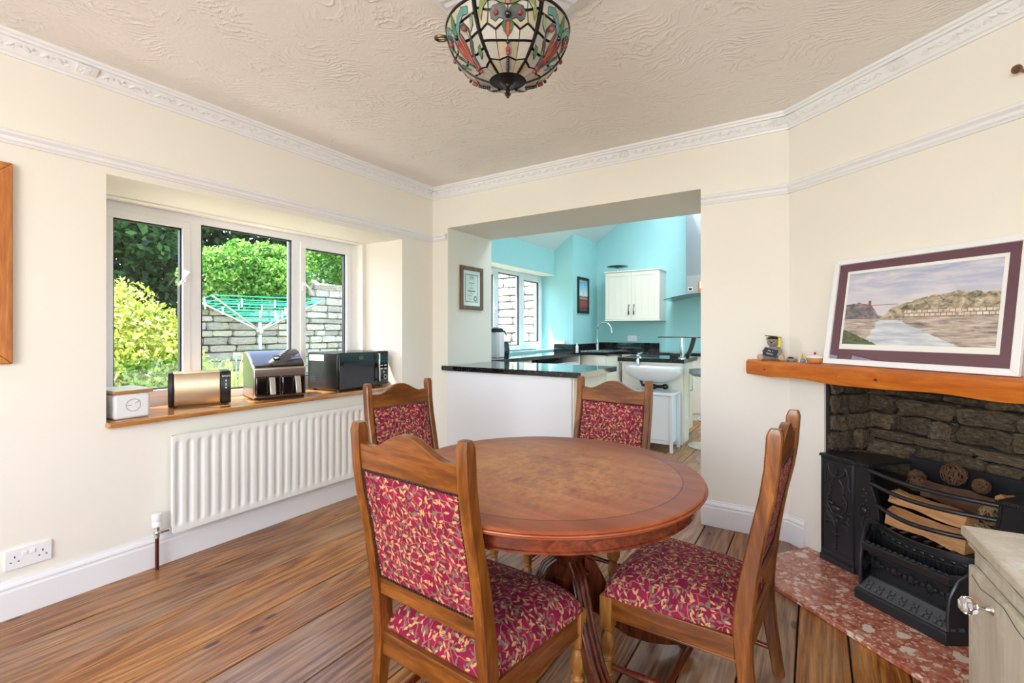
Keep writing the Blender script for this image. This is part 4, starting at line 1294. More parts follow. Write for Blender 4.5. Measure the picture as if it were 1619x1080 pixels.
for zz in (.230, .275, .298, .205): q.tube([(.505 + .405*k/16, -(.0155 + .07*math.sin(PI*k/16)), zz) for k in range(17)], .0022, 5)
q.build('fret_pattern', M['iron'], fret)
# projecting ash tray front: stepped mouldings that follow a splayed plan
def plan(nf, ex): # front n, extra spread
    return [(.470 - ex*.4, -.01), (.552 - ex, nf - .04), (.878 + ex, nf - .04), (.955 + ex*.4, -.01)]
def band(levels, name, mat, parent=None, bv=.002):
    m = MB(); rings = []
    for nf, ex, z in levels:
        rings.append([(s, -n, z) for s, n in plan(nf, ex)] )
    m.loft(rings, closed=True, caps=True)
    return m.build(name, mat, parent or fg, bevel=bv, angle=25)
base = band([(.240, .010, HZ0), (.240, .010, .062), (.236, .008, .066), (.232, .006, .070)], 'ash_tray_base', M['iron'])
slope = band([(.230, .005, .0705), (.186, -.012, .112), (.180, -.014, .120)], 'ash_tray_slope', M['iron_grey'])
core = band([(.155, -.02, .1205), (.150, -.022, .150), (.150, -.022, .200), (.165, -.016, .214)], 'ash_tray_cove', M['iron'])
rimm = MB(); rr_ = []
for nf, ex, z in ((.170, -.014, .2145), (.205, .0, .235), (.210, .002, .262), (.200, -.002, .270)): rr_.append([(s, -n, z) for s, n in plan(nf, ex)])
inn = [(s, -n) for s, n in plan(.185, -.012)]
rr_.append([(s, y, .270) for s, y in inn]); rr_.append([(s, y, .216) for s, y in inn])
rimm.loft(rr_, closed=True, caps=False); rim = rimm.build('ash_tray_rim', M['iron'], fg, angle=25)
q = MB()
for k in range(14): q.sphere((.574 + .0225*k, -.160, .273), (.0085, .0065, .006), 8, 5)
q.build('rim_beads', M['iron'], rim)
q = MB()
for k in range(13):
    s = .582 + .0222*k; q.sphere((s, -.114, .170), (.009 if k % 3 else .013, .008, .012 if k % 3 else .018), 8, 5)
    if k % 3 == 0:
        q.tube([(s + .015*math.cos(t), -.118, .170 + .021*math.sin(t)) for t in [j*PI/6 for j in range(12)]], .003, 5, loop=True)
q.build('cove_beads', M['iron'], core)
q = MB()
for k in range(7):
    s = .582 + .0445*k
    Mq = basis((s, -.171, .092), (1, 0, 0), (0, .728, .686), (0, -.686, .728))
    for a, b_ in ((-1, -1), (-1, 1), (1, -1), (1, 1)): q.box(a*.009 - .006, a*.009 + .006, b_*.011 - .008, b_*.011 + .008, -.002, .004, Mq)
    q.box(-.004, .004, -.004, .004, -.002, .006, Mq)
q.build('slope_ornament', M['iron_grey'], slope)

def at(s, n, z): return tuple(AM @ Vector((s, n, z)))
# logs
def log(label, s, n, z, length, w, h, yaw, pitch, roll, mat, seed):
    g = random.Random(seed); m = MB(); rings = []; K = 7
    sh = [(-.5, -.42), (.1, -.5), (.52, -.34), (.45, .2), (.1, .5), (-.38, .34)]
    for k in range(K):
        x = -length/2 + length*k/(K - 1); t = 1 + .10*math.sin(k*1.3 + seed)
        rings.append([(x, y*w*t + g.uniform(-.003, .003), zz_*h*t + g.uniform(-.003, .003)) for y, zz_ in sh])
    m.loft(rings); o = m.build('log', M[mat], angle=30)
    o.location = at(s, n, z); o.rotation_euler = (R(roll), R(pitch), AZ + R(yaw))
    return tag(o, label, 'log', 'firewood in the grate')
log('front lower pale split log behind the lowest bar', .700, .000, .355, .31, .085, .075, -3, 1, 8, 'log', 1)
log('pale split log lying upon the front one', .690, -.030, .430, .30, .085, .068, -5, 1, -12, 'log', 2)
log('bark-covered log at the top of the grate', .735, -.125, .487, .27, .075, .07, -5, 0, 20, 'bark', 3)
log('dark log beneath the bark-covered one', .745, -.150, .395, .30, .07, .065, 3, 0, 40, 'bark', 5)
log('short log end standing at the back of the grate', .905, -.175, .50, .12, .07, .07, 60, 12, 0, 'log', 4)
def ball(label, s, n, z, r, mat, seed):
    g = random.Random(seed); m = MB()
    for k in range(17):
        ax = Vector((g.gauss(0, 1), g.gauss(0, 1), g.gauss(0, 1))).normalized(); u = ax.orthogonal().normalized(); v = ax.cross(u); d = g.uniform(-.45, .45)
        m.tube([(ax*d + (u*math.cos(t) + v*math.sin(t))*math.sqrt(1 - d*d))*r*g.uniform(.93, 1.03) for t in [2*PI*j/14 for j in range(14)]], .0021, 4, loop=True)
    o = m.build('wicker_ball', M[mat]); o.location = at(s, n, z)
    return tag(o, label, 'wicker ball', 'wicker balls in the grate')
ball('largest brown wicker ball above the top bar', .700, -.155, .570, .046, 'wicker', 1)
ball('brown wicker ball at the left, under the top bar', .585, -.10, .500, .034, 'wicker', 2)
ball('leftmost brown wicker ball, deep in the grate', .550, -.165, .515, .033, 'wicker', 3)
ball('small brown wicker ball right of the largest one', .790, -.17, .545, .030, 'wicker', 4)
ball('pale wicker ball at the right end of the middle bar', .885, -.055, .470, .040, 'wicker_pale', 5)
ball('pale wicker ball low by the cupboard corner', .868, -.02, .400, .037, 'wicker_pale', 6)
ball('small pale wicker ball left of the split logs', .558, -.03, .435, .032, 'wicker_pale', 7)

# ---- mantel beam
mb = MB(); rings = []
for k in range(60):
    s = -.128 + 1.55*k/59
    nin = max(.0, -s*.8391 + .004)
    wv = mnoise.noise(Vector((s*3.1, 1.7, 0)))*.012 + mnoise.noise(Vector((s*9, 5, 0)))*.004
    wb = mnoise.noise(Vector((s*4.0 + 9, 3.3, 0)))*.014
    zt, zb, nf = 1.0345, .948 + wb, .178 + wv
    e = .010 + .008*abs(mnoise.noise(Vector((s*5, 8.8, 0))))
    rings.append([(s, -nin, zb), (s, -nf + .006, zb), (s, -nf, zb + .012), (s, -nf - .001, zt - e), (s, -nf + e, zt), (s, -nin, zt)])
mb.loft(rings); mo = mb.build('mantel_shelf', M['mantel_wood'], angle=45)
mo.location = tuple(P0); mo.rotation_euler = (0, 0, AZ)
tag(mo, 'rough hewn orange pine mantel beam over the fire', 'mantel')
kn = MB()
for s, z, r_ in ((.005, .985, .006), (.42, .985, .003), (.60, .986, .009), (.40, 1.005, .003)): kn.sphere((s, -.178 - mnoise.noise(Vector((s*3.1, 1.7, 0)))*.012 - mnoise.noise(Vector((s*9, 5, 0)))*.004, z), (r_, .002, r_*.8), 8, 5)
kn.build('knots', flat('dark knot', '#4A2008', .6), mo)

# ---- framed landscape leaning on the mantel
pt = thing('framed_print', 'white framed river landscape with plum mount leaning on the mantel', 'picture')
up = (AM.to_3x3() @ Vector((0, -.085, .517))).normalized(); nr_ = Vector(S_AX).cross(up); nr_ = nr_ if nr_.dot(N_AX) > 0 else -nr_
PM = basis(at(.30, .098, 1.0362), S_AX, up, nr_)
pt.matrix_world = PM
PW, PH, b_ = .745, .523, .026
for poly in ([(0, 0), (PW, 0), (PW - b_, b_), (b_, b_)], [(0, PH), (b_, PH - b_), (PW - b_, PH - b_), (PW, PH)], [(0, 0), (b_, b_), (b_, PH - b_), (0, PH)], [(PW, 0), (PW, PH), (PW - b_, PH - b_), (PW - b_, b_)]):
    MB().prism(poly, 'z', 0, .020).build('frame_rail', M['white'], pt, bevel=.003)
MB().box(.01, PW - .01, .01, PH - .01, .001, .006).build('backing', M['black'], pt)
mt_ = MB(); 
mt_.box(b_ - .004, PW - b_ + .004, b_ - .004, PH - b_ + .004, .0061, .0085); mt_.build('mount', flat('plum mount board', '#66404E', .7), pt)
MB().box(.070, .683, .076, .460, .0086, .0100).build('white_border', M['sticker'], pt, bevel=.0006)
def m_landscape():
    m, nt, b = new_mat('printed river landscape', None, .5)
    tc = nd(nt, 'TexCoord'); xyz = nd(nt, 'SeparateXYZ', {0: tc.outputs['Generated']})
    x, y = xyz.outputs[0], xyz.outputs[1]
    g = tc.outputs['Generated']
    vs = nd(nt, 'Mapping', {'Vector': g, 'Scale': (1.6, 5.5, 1), 'Rotation': (0, 0, R(-14))}).outputs[0]
    cl = noise(nt, vs, 2.2, 6, .6, .5)
    sky_ = mixc(nt, ramp(nt, cl, [(.40, (0, 0, 0, 1)), (.66, (1, 1, 1, 1))]), ramp(nt, y, [(.4, '#D8D4DC'), (1, '#A4B0CE')]), '#E2DCE2')
    rough1 = noise(nt, nd(nt, 'Mapping', {'Vector': g, 'Scale': (1, .6, 1)}).outputs[0], 15, 6, .7)
    # ridge heights: left wooded bluff, gorge, right hill
    hl = ramp(nt, x, [(0, (.56,)*3 + (1,)), (.10, (.57,)*3 + (1,)), (.20, (.55,)*3 + (1,)), (.26, (.40,)*3 + (1,)), (.30, (.38,)*3 + (1,)), (.36, (.49,)*3 + (1,)), (.55, (.60,)*3 + (1,)), (.78, (.66,)*3 + (1,)), (1, (.62,)*3 + (1,))])
    hl = mth(nt, 'ADD', hl, mth(nt, 'MULTIPLY', mth(nt, 'SUBTRACT', rough1, .5), .10))
    land = mth(nt, 'LESS_THAN', y, hl)
    hillc = ramp(nt, noise(nt, nd(nt, 'Mapping', {'Vector': g, 'Scale': (1.3, 1, 1)}).outputs[0], 16, 8, .75, .5), [(.34, '#3E463A'), (.45, '#8A8068'), (.54, '#BFAE94'), (.66, '#E2D4C4')])
    leftc = ramp(nt, noise(nt, g, 14, 7, .7), [(.35, '#3C4044'), (.5, '#777078'), (.66, '#B09A98')])
    col = mixc(nt, land, sky_, mixc(nt, mth(nt, 'LESS_THAN', x, .27), hillc, leftc))
    # pale terraces of houses on the right hill
    br = nd(nt, 'TexBrick', {'Vector': nd(nt, 'Mapping', {'Vector': g, 'Scale': (15, 5.5, 1)}).outputs[0], 'Color1': C('#F2E8DC'), 'Color2': C('#E0C4B4'), 'Mortar': C('#7A6C60'), 'Scale': 1.0, 'Mortar Size': .035}).outputs[0]
    hz = mth(nt, 'MULTIPLY', mth(nt, 'GREATER_THAN', x, .45), mth(nt, 'MULTIPLY', mth(nt, 'GREATER_THAN', y, .355), mth(nt, 'LESS_THAN', mth(nt, 'ADD', y, mth(nt, 'MULTIPLY', rough1, .16)), .53)))
    col = mixc(nt, mth(nt, 'MULTIPLY', mth(nt, 'MULTIPLY', hz, ramp(nt, rough1, [(.36, (0, 0, 0, 1)), (.46, (1, 1, 1, 1))])), .85), col, br)
    # mud banks and river
    vb = nd(nt, 'Mapping', {'Vector': g, 'Scale': (3, 14, 1), 'Rotation': (0, 0, R(20))}).outputs[0]
    bank = ramp(nt, noise(nt, vb, 2.0, 7, .65, .6), [(.34, '#6A5E58'), (.48, '#B4A498'), (.66, '#E0D2C6')])
    low = mth(nt, 'LESS_THAN', y, mth(nt, 'ADD', .335, mth(nt, 'MULTIPLY', rough1, .03)))
    col = mixc(nt, low, col, bank)
    wat = ramp(nt, noise(nt, nd(nt, 'Mapping', {'Vector': g, 'Scale': (2, 9, 1)}).outputs[0], 2.5, 5), [(.35, '#B4BAC6'), (.6, '#DADDE2'), (.75, '#F0F2F4')])
    cx = mth(nt, 'ADD', .34, mth(nt, 'MULTIPLY', mth(nt, 'SUBTRACT', .33, y), .45))
    wdt = mth(nt, 'ADD', .07, mth(nt, 'MULTIPLY', mth(nt, 'SUBTRACT', .33, y), .75))
    riv = mth(nt, 'MULTIPLY', mth(nt, 'LESS_THAN', mth(nt, 'ADD', mth(nt, 'ABSOLUTE', mth(nt, 'SUBTRACT', x, cx)), mth(nt, 'MULTIPLY', mth(nt, 'SUBTRACT', rough1, .5), .16)), wdt), mth(nt, 'LESS_THAN', y, .33))
    col = mixc(nt, riv, col, wat)
    gr = mth(nt, 'LESS_THAN', mth(nt, 'ADD', mth(nt, 'ADD', mth(nt, 'MULTIPLY', x, .75), y), mth(nt, 'MULTIPLY', rough1, .12)), .27)
    col = mixc(nt, gr, col, ramp(nt, noise(nt, g, 30, 6, .7), [(.35, '#2E3A2E'), (.65, '#6E8050')]))
    # suspension bridge: tower and deck
    deck = mth(nt, 'MULTIPLY', mth(nt, 'LESS_THAN', mth(nt, 'ABSOLUTE', mth(nt, 'SUBTRACT', y, .535)), .004), mth(nt, 'MULTIPLY', mth(nt, 'GREATER_THAN', x, .19), mth(nt, 'LESS_THAN', x, .40)))
    tower = mth(nt, 'MULTIPLY', mth(nt, 'LESS_THAN', mth(nt, 'ABSOLUTE', mth(nt, 'SUBTRACT', x, .19)), .011), mth(nt, 'MULTIPLY', mth(nt, 'GREATER_THAN', y, .50), mth(nt, 'LESS_THAN', y, .60)))
    col = mixc(nt, mth(nt, 'MAXIMUM', deck, tower), col, '#9A5A4E')
    nt.links.new(col, b.inputs['Base Color'])
    return m
MB().box(.082, .670, .101, .446, .0101, .0106).build('print', m_landscape(), pt)
MB().box(b_ - .003, PW - b_ + .003, b_ - .003, PH - b_ + .003, .0130, .0150).build('glazing', M['pic_glass'], pt)

# ---- ornaments on the mantel (top z 1.0345)
MT = 1.035
def onmantel(name, label, cat, s, n, rz=0): return thing(name, label, cat, at(s, n, MT), AZ + R(rz))
td = onmantel('teddy_bear', 'grey teddy bear in a mortarboard holding a small slate', 'toy', -.012, .105, 32)
# local: -y faces the room (rotated toward the camera)
M['plush'] = plaster('grey plush', '#8E867E', 1.0); M['plush_tan'] = plaster('tan plush', '#B49A7A', .8)
m = MB(); m.sphere((0, 0, .043), (.034, .030, .042), 16, 10); m.sphere((0, -.004, .103), (.030, .027, .028), 16, 10); m.sphere((0, -.026, .096), (.015, .012, .012), 12, 8)
for e in (-1, 1):
    m.sphere((e*.026, .002, .120), (.010, .007, .010), 10, 6)
    m.tube([(e*.028, -.002, .066), (e*.040, -.018, .050), (e*.034, -.032, .036)], [.012, .012, .010], 10); m.sphere((e*.034, -.033, .035), .0115, 10, 6)
    m.tube([(e*.020, -.010, .016), (e*.042, -.034, .015), (e*.050, -.048, .016)], [.016, .015, .014], 10)
m.build('body', M['plush'], td, angle=80)
for e in (-1, 1): 
    MB().sphere((e*.053, -.056, .018), (.017, .008, .018), 12, 8).build('foot', M['plush_tan'], td)
    MB().sphere((e*.011, -.0285, .108), .003, 8, 6).build('eye', M['black'], td)
MB().sphere((0, -.0375, .100), (.006, .004, .0045), 8, 6).build('nose', M['black'], td)
cpm = MB(); cpm.lathe([(.026, .120), (.026, .131), (.001, .133)], 16, c=(0, 0, 0)); M2 = Matrix.Translation((0, 0, .134)) @ Matrix.Rotation(R(8), 4, 'Y') @ Matrix.Rotation(R(45), 4, 'Z'); cpm.box(-.030, .030, -.030, .030, -.002, .002, M2)
cpo = cpm.build('mortarboard', flat('dark felt', '#2E2A28', .9), td)
ts = MB(); ts.tube([(0, 0, .138), (.026, -.012, .135), (.034, -.016, .128)], .0016, 6); ts.tube([(.034, -.016, .128), (.036, -.018, .108), (.037, -.020, .078)], [.003, .006, .0075], 8)
ts.build('tassel', flat('yellow tassel', '#F2E000', .6), cpo)
SM = Matrix.Translation((-.004, -.050, .045)) @ Matrix.Rotation(R(14), 4, 'Y') @ Matrix.Rotation(R(-18), 4, 'X')
sl = MB(); sl.box(-.034, .034, -.003, .003, -.022, .022, SM); slo = sl.build('slate', flat('dark slate', '#1E2A38', .6), td, bevel=.001)
text('No. 1', .012, M['sticker'], slo, SM @ basis((0, -.0034, .008), (1, 0, 0), (0, 0, 1), (0, -1, 0)))
text('Teacher', .011, M['sticker'], slo, SM @ basis((0, -.0034, -.008), (1, 0, 0), (0, 0, 1), (0, -1, 0)))
# small grey ornament
rk = onmantel('model_car', 'tiny grey and silver model car beside the teddy', 'ornament', .118, .115, 30)
m = MB(); m.prism([(-.026, .004), (.026, .004), (.026, .014), (.016, .016), (.008, .026), (-.014, .026), (-.022, .016), (-.026, .014)], 'y', -.011, .011); m.build('body', flat('grey paint', '#6E756E', .3), rk, bevel=.002)
MB().prism([(-.012, .0165), (.012, .0165), (.006, .0245), (-.011, .0245)], 'y', -.0116, .0116).build('windows', M['gloss_black'], rk)
for x in (-.016, .016):
    for y in (-.0105, .0105): MB().tube([(x, y - .002, .0045), (x, y + .002, .0045)], .0045, 10).build('wheel', M['black'], rk)
tr_ = onmantel('house_ornament', 'little cream pointed house ornament with blue base', 'ornament', .182, .110, 35)
m = MB(); m.tube([(-.017, 0, 0), (0, 0, .052), (.017, 0, 0)], .0045, 6); m.build('a_frame', flat('cream wood', '#E8D9A0', .5), tr_)
MB().prism([(-.011, .015), (.011, .015), (0, .044)], 'y', -.004, .006).build('gable', flat('tan wood', '#C2924E', .6), tr_)
MB().sphere((.003, -.004, .010), (.012, .010, .010), 12, 8).build('blue_base', flat('blue glaze', '#5E9CC8', .2), tr_)
ct = onmantel('cherry_cake_ornament', 'iced bun ornament topped with a red cherry', 'ornament', .258, .115)
m = MB(); m.lathe([(.024, 0), (.033, .006), (.038, .018), (.039, .026), (.036, .030), (.001, .031)], 28); m.build('bun', flat('baked bun', '#C98A48', .55), ct)
m = MB(); m.lathe([(.037, .028), (.0385, .031), (.034, .037), (.020, .043), (.001, .045)], 28); m.build('icing', flat('white icing', '#EDEFEF', .3), ct)
MB().sphere((0, 0, .050), (.0065, .0065, .0075), 12, 8).build('cherry', flat('red cherry', '#B01228', .25), ct)

# ---- distressed cupboard cut off at the lower right
M['distress'] = wood('distressed grey green paint', '#A29A86', '#BDB5A2', '#CFC8B6', 'z', .55, .5, '#DAD5C8', 0)
cu = thing('cupboard', 'distressed grey-green cupboard with crystal knob at right edge', 'cupboard', (.265, 1.388, 0), R(4.6))
# local: x to the right, -y toward camera; front (with knob) faces -x
D_, W2, H2 = .40, .58, .770
MB().box(.018, D_, -W2, -.015, .03, H2 - .030).build('carcass', M['distress'], cu, bevel=.003)
tp = MB(); tp.box(.0, D_ + .02, -W2 - .01, 0, H2 - .012, H2 + .010); tp.build('top', M['distress'], cu, bevel=.004)
MB().box(.010, D_ + .01, -W2 - .004, -.006, H2 - .030, H2 - .013).build('top_moulding', M['distress'], cu, bevel=.003)
MB().box(.012, D_, -W2 + .002, -.013, 0, .03).build('plinth', M['distress'], cu, bevel=.002)
dr = MB().box(.004, .0175, -W2 + .02, -.030, .06, H2 - .060).build('door', M['distress'], cu, bevel=.004)
kn = MB(); kn.lathe([(.009, 0), (.004, .006), (.0035, .016), (.006, .020)], 14, basis((.004, -.150, .672), (0, 1, 0), (0, 0, 1), (-1, 0, 0)))
kno = kn.build('knob_stem', M['chrome'], dr)
kb_ = MB(); kb_.lathe([(.006, .019), (.014, .024), (.0175, .032), (.0165, .040), (.010, .047), (.001, .048)], 8, basis((.004, -.150, .672), (0, 1, 0), (0, 0, 1), (-1, 0, 0)))
kb_.build('crystal_knob', M['crystal'], kno, smooth=False)
ck = MB(); gg = random.Random(4)
for y0_ in (0,):
    pts = [(.0, -.04 - .05*k, H2 - .020 - .003*math.sin(k*2.1)) for k in range(11)]
    ck.tube([(.0102, y, z) for _, y, z in pts], .0010, 4)
    ck.tube([(.0036, -.05 - .05*k, H2 - .075 - .008*math.sin(k*1.7)) for k in range(9)], .0009, 4)
ck.build('wear_lines', flat('dark wear', '#4A4A42', .8), cu)
# knob on the upper wall at the right edge
wk = thing('coat_peg', 'small brown wooden peg on the wall at right edge', 'peg', at(1.006, 0, 2.155), AZ)
MB().lathe([(.006, 0), (.006, .03), (.014, .036), (.016, .046), (.010, .056), (.001, .058)], 16, basis((0, 0, 0), (1, 0, 0), (0, 0, 1), (0, -1, 0))).build('peg', M['frame_brown'], wk)

# ================================================================== STAINED GLASS LAMP
LX, LY = -.878, 1.338
lp = thing('ceiling_lamp', 'hanging stained glass bowl lamp with dark bronze cap', 'lamp', (LX, LY, 0))
def bowl(h):   # h 0 (cap) .. 1 (rim)
    t = .175 + h*.825
    a = t*R(84)
    return (.206*math.sin(a)**.92, 2.232 - .192*math.cos(a)**.95 if math.cos(a) > 0 else 2.232)
rn = [bowl(k/20) for k in range(21)]
ld = MB(); ld.lathe([(.025, rn[0][1] - .002)] + [(r_ - .003, z + .002) for r_, z in rn], 60, caps=False)
M['lead'] = flat('lead came', '#1A1816', .4, .6)
lead = ld.build('lead_bowl', M['lead'], lp, angle=70)
ang0 = math.atan2(-LY, -LX)         # one panel faces the camera
def glass_m(name, c, tr=.55):
    m, nt, b = new_mat(name, None, .22, spec=.25)
    v = coord(nt); oi = nd(nt, 'ObjectInfo')
    col = mixc(nt, mth(nt, 'MULTIPLY', noise(nt, v, 40, 3), .5), c, '#FFFFFF')
    hs = nd(nt, 'HueSaturation', {'Color': mixc(nt, .25, c, col), 'Value': mth(nt, 'ADD', mth(nt, 'MULTIPLY', oi.outputs['Random'], .3), .82)})
    nt.links.new(hs.outputs[0], b.inputs['Base Color'])
    return m
GM = {k: glass_m('stained glass ' + k, c) for k, c in dict(cream='#A8A49C', warm='#A89A80', olive='#5E6C1C', green='#1C6428', dark='#06251C', teal='#3C7874', red='#8A0C10', orange='#B03C10', amber='#6E3014', pink='#A8605C', sage='#74845A').items()}
def panel_pt(ph, a, h, lift):
    r_, z = bowl(h); r2_, z2 = bowl(min(1, h + .01)); tn = Vector((r2_ - r_, z2 - z)).normalized()
    no = Vector((tn.y, -tn.x)); th_ = ph + a*R(28.2)
    rr = r_ + no.x*lift; zz_ = z + no.y*lift
    return (rr*math.cos(th_), rr*math.sin(th_), zz_)
def shrink(poly, d):
    """inset a polygon by about d (works for concave outlines too)"""
    n = len(poly); area = sum(poly[i][0]*poly[(i+1) % n][1] - poly[(i+1) % n][0]*poly[i][1] for i in range(n)); sg = 1 if area > 0 else -1; out = []
    for i in range(n):
        p0, p, p1 = Vector(poly[i-1]), Vector(poly[i]), Vector(poly[(i+1) % n])
        e0 = (p - p0).normalized(); e1 = (p1 - p).normalized()
        n0 = Vector((-e0.y, e0.x))*sg; n1 = Vector((-e1.y, e1.x))*sg; m_ = n0 + n1
        m_ = m_/max(.35, m_.length_squared)*2 if m_.length > 1e-4 else n0
        q = p + m_*d*.5; out.append((q.x, q.y))
    return out
def densify(poly, st=.12):
    out = []
    for p, q in zip(poly, poly[1:] + poly[:1]):
        k = max(1, int(math.hypot(q[0] - p[0], q[1] - p[1])/st))
        out += [(p[0] + (q[0] - p[0])*j/k, p[1] + (q[1] - p[1])*j/k) for j in range(k)]
    return out
backing = MB()
def piece(ph, poly, mat, lift=.002, gap=.034, motif=False):
    if motif:
        P_ = densify(poly); n = len(P_)
        backing.add([panel_pt(ph, a, min(max(h, 0), 1), lift - .0005) for a, h in P_], [tuple(range(n))]); 
        backing.add([panel_pt(ph, a, min(max(h, 0), 1), lift - .0028) for a, h in P_], [tuple(range(n))])
    P_ = densify(shrink(poly, gap)); n = len(P_)
    cc = (sum(p[0] for p in P_)/n, sum(p[1] for p in P_)/n)
    m = MB()
    topv = [panel_pt(ph, a, min(max(h, 0), 1), lift) for a, h in P_]
    botv = [panel_pt(ph, a, min(max(h, 0), 1), lift - .004) for a, h in P_]
    m.add(topv + botv, [tuple(range(n))] + [(i, (i+1) % n, n + (i+1) % n, n + i) for i in range(n)])
    m.build('glass_piece', GM[mat], lp, angle=50)
def jewel(ph, a, h, r_, mat, lift=.006):
    c = panel_pt(ph, a, h, lift); m = MB(); m.sphere(c, r_, 10, 7); m.build('jewel', GM[mat] if mat in GM else M[mat], lp)
def band_poly(pts, w0, w1):
    L = []; Rr = []
    n = len(pts)
    for i, p in enumerate(pts):
        q0 = pts[max(i-1, 0)]; q1 = pts[min(i+1, n-1)]; d = Vector((q1[0]-q0[0], q1[1]-q0[1])).normalized(); w_ = (w0 + (w1 - w0)*i/(n-1))/2
        L.append((p[0] - d.y*w_, p[1] + d.x*w_)); Rr.append((p[0] + d.y*w_, p[1] - d.x*w_))
    return L + Rr[::-1]
def panelA(ph):
    for e in (-1, 1):
        f = lambda pts: [(e*a, h) for a, h in pts][::e]
        for pts, mt2 in (([(0, .0), (.52, .0), (.50, .20), (0, .24)], 'cream'), ([(.52, 0), (1, 0), (1, .24), (.50, .20)], 'warm'),
                         ([(0, .24), (.50, .20), (.46, .45), (0, .44)], 'warm'), ([(.50, .20), (1, .24), (1, .48), (.46, .45)], 'cream'),
                         ([(0, .44), (.46, .45), (.44, .58), (.12, .66), (0, .66)], 'cream'), ([(.46, .45), (1, .48), (1, .60), (.70, .66), (.44, .58)], 'cream'),
                         ([(.12, .66), (.44, .58), (.70, .66), (.62, .80), (.2, .8)], 'warm'), ([(.70, .66), (1, .60), (1, .86), (.62, .80)], 'warm'),
                         ([(0, .66), (.12, .66), (.2, .8), (.62, .80), (.60, 1), (0, 1)], 'cream'), ([(.62, .80), (1, .86), (1, 1), (.60, 1)], 'cream')):
            piece(ph, f(pts), mt2)
        piece(ph, f([(.03, .60), (.16, .68), (.28, .70), (.42, .66), (.56, .70), (.58, .78), (.48, .84), (.28, .86), (.12, .84), (.03, .80)]), 'dark', .0035, .02, True)
        piece(ph, f([(.06, .84), (.24, .86), (.42, .90), (.62, .90), (.78, .83), (.90, .70), (.96, .80), (.84, .95), (.60, 1.0), (.28, .98), (.10, .93)]), 'olive', .0035, .02, True)
        piece(ph, f([(.06, .90), (.26, .975), (.36, 1.0), (.12, 1.0)]), 'green', .0045, .018, True)
        piece(ph, f([(.05, .51), (.16, .56), (.22, .64), (.10, .68), (.06, .60)]), 'green', .0035, .016, True)
        piece(ph, f([(.0, .49), (.06, .54), (.10, .61), (.08, .67), (.0, .68)]), 'amber', .004, .014, True)
        jewel(ph, e*.38, .76, .0082, 'red')
    piece(ph, [(-.05, .50), (.05, .50), (.065, .58), (.04, .66), (-.04, .66), (-.065, .58)], 'orange', .0055, .012, True)
    piece(ph, [(-.06, .84), (.06, .84), (.10, 1.0), (-.10, 1.0)], 'pink', .005, .02, True)
    jewel(ph, 0, .735, .011, 'gloss_black')
    jewel(ph, 0, .345, .0075, 'red'); jewel(ph, 0, .30, .0065, 'red'); jewel(ph, 0, .43, .006, 'gloss_black')
    for k in range(6): jewel(ph, 0, .06 + .034*k, .0055, 'gloss_black')
def panelB(ph):
    for e in (-1, 1):
        f = lambda pts: [(e*a, h) for a, h in pts][::e]
        for pts, mt2 in (([(0, 0), (.6, 0), (.5, .16), (0, .2)], 'cream'), ([(.6, 0), (1, 0), (1, .22), (.5, .16)], 'warm'), ([(0, .2), (.5, .16), (1, .22), (1, .40), (.5, .36), (0, .40)], 'cream'),
                         ([(0, .40), (.5, .36), (.55, .56), (0, .6)], 'warm'), ([(.5, .36), (1, .40), (1, .60), (.55, .56)], 'cream'), ([(0, .6), (.55, .56), (.5, .8), (0, .82)], 'cream'), ([(.55, .56), (1, .60), (1, .82), (.5, .8)], 'cream'),
                         ([(0, .82), (.5, .8), (.5, 1), (0, 1)], 'warm'), ([(.5, .8), (1, .82), (1, 1), (.5, 1)], 'cream')):
            piece(ph, f(pts), mt2)
        piece(ph, f(band_poly([(.16, .24), (.30, .36), (.46, .46), (.62, .54), (.66, .66), (.54, .74), (.34, .74)], .10, .07)), 'dark', .004, .012, True)
        piece(ph, f(band_poly([(.10, .62), (.16, .74), (.34, .84), (.58, .90), (.80, .88)], .12, .10)), 'teal', .0045, .014, True)
        piece(ph, f([(.06, .30), (.14, .34), (.20, .52), (.18, .70), (.10, .72)]), 'orange', .0045, .014, True)
        piece(ph, f([(.16, .36), (.26, .44), (.34, .60), (.24, .70), (.20, .56)]), 'amber', .004, .014, True)
        piece(ph, f([(.62, .28), (.84, .34), (.92, .46), (.78, .44), (.66, .38)]), 'green', .004, .016, True)
        piece(ph, f([(.70, .62), (.90, .70), (.96, .84), (.82, .78)]), 'sage', .004, .016, True)
        jewel(ph, e*.52, .70, .0085, 'red'); jewel(ph, e*.10, .22, .006, 'red')
    piece(ph, [(-.05, .24), (.05, .24), (.09, .46), (.05, .66), (-.05, .66), (-.09, .46)], 'red', .0055, .014, True)
    piece(ph, [(-.08, .70), (.08, .70), (.12, .86), (0, 1.0), (-.12, .86)], 'green', .005, .018, True)
    jewel(ph, 0, .17, .0065, 'red'); jewel(ph, 0, .68, .008, 'gloss_black')
for k in range(6):
    ph = ang0 + k*PI/3
    (panelA if k % 2 == 0 else panelB)(ph)
    MB().tube([panel_pt(ph + PI/6, 0, h/10, .001) for h in range(11)], .0048, 6).build('lead_rib', M['lead'], lp)
bk = backing.build('motif_leading', M['lead'], lp, smooth=False)
MB().tube([(bowl(1)[0]*math.cos(2*PI*k/60), bowl(1)[0]*math.sin(2*PI*k/60), bowl(1)[1]) for k in range(60)], .006, 8, loop=True).build('rim', M['bronze'], lp)
cz = bowl(0)[1]
MB().lathe([(.001, cz - .040), (.006, cz - .038), (.008, cz - .028), (.005, cz - .022), (.010, cz - .018), (.012, cz - .012), (.022, cz - .006), (.034, cz + .003), (.035, cz + .009), (.030, cz + .012), (.001, cz + .012)], 36).build('cap', M['bronze'], lp)
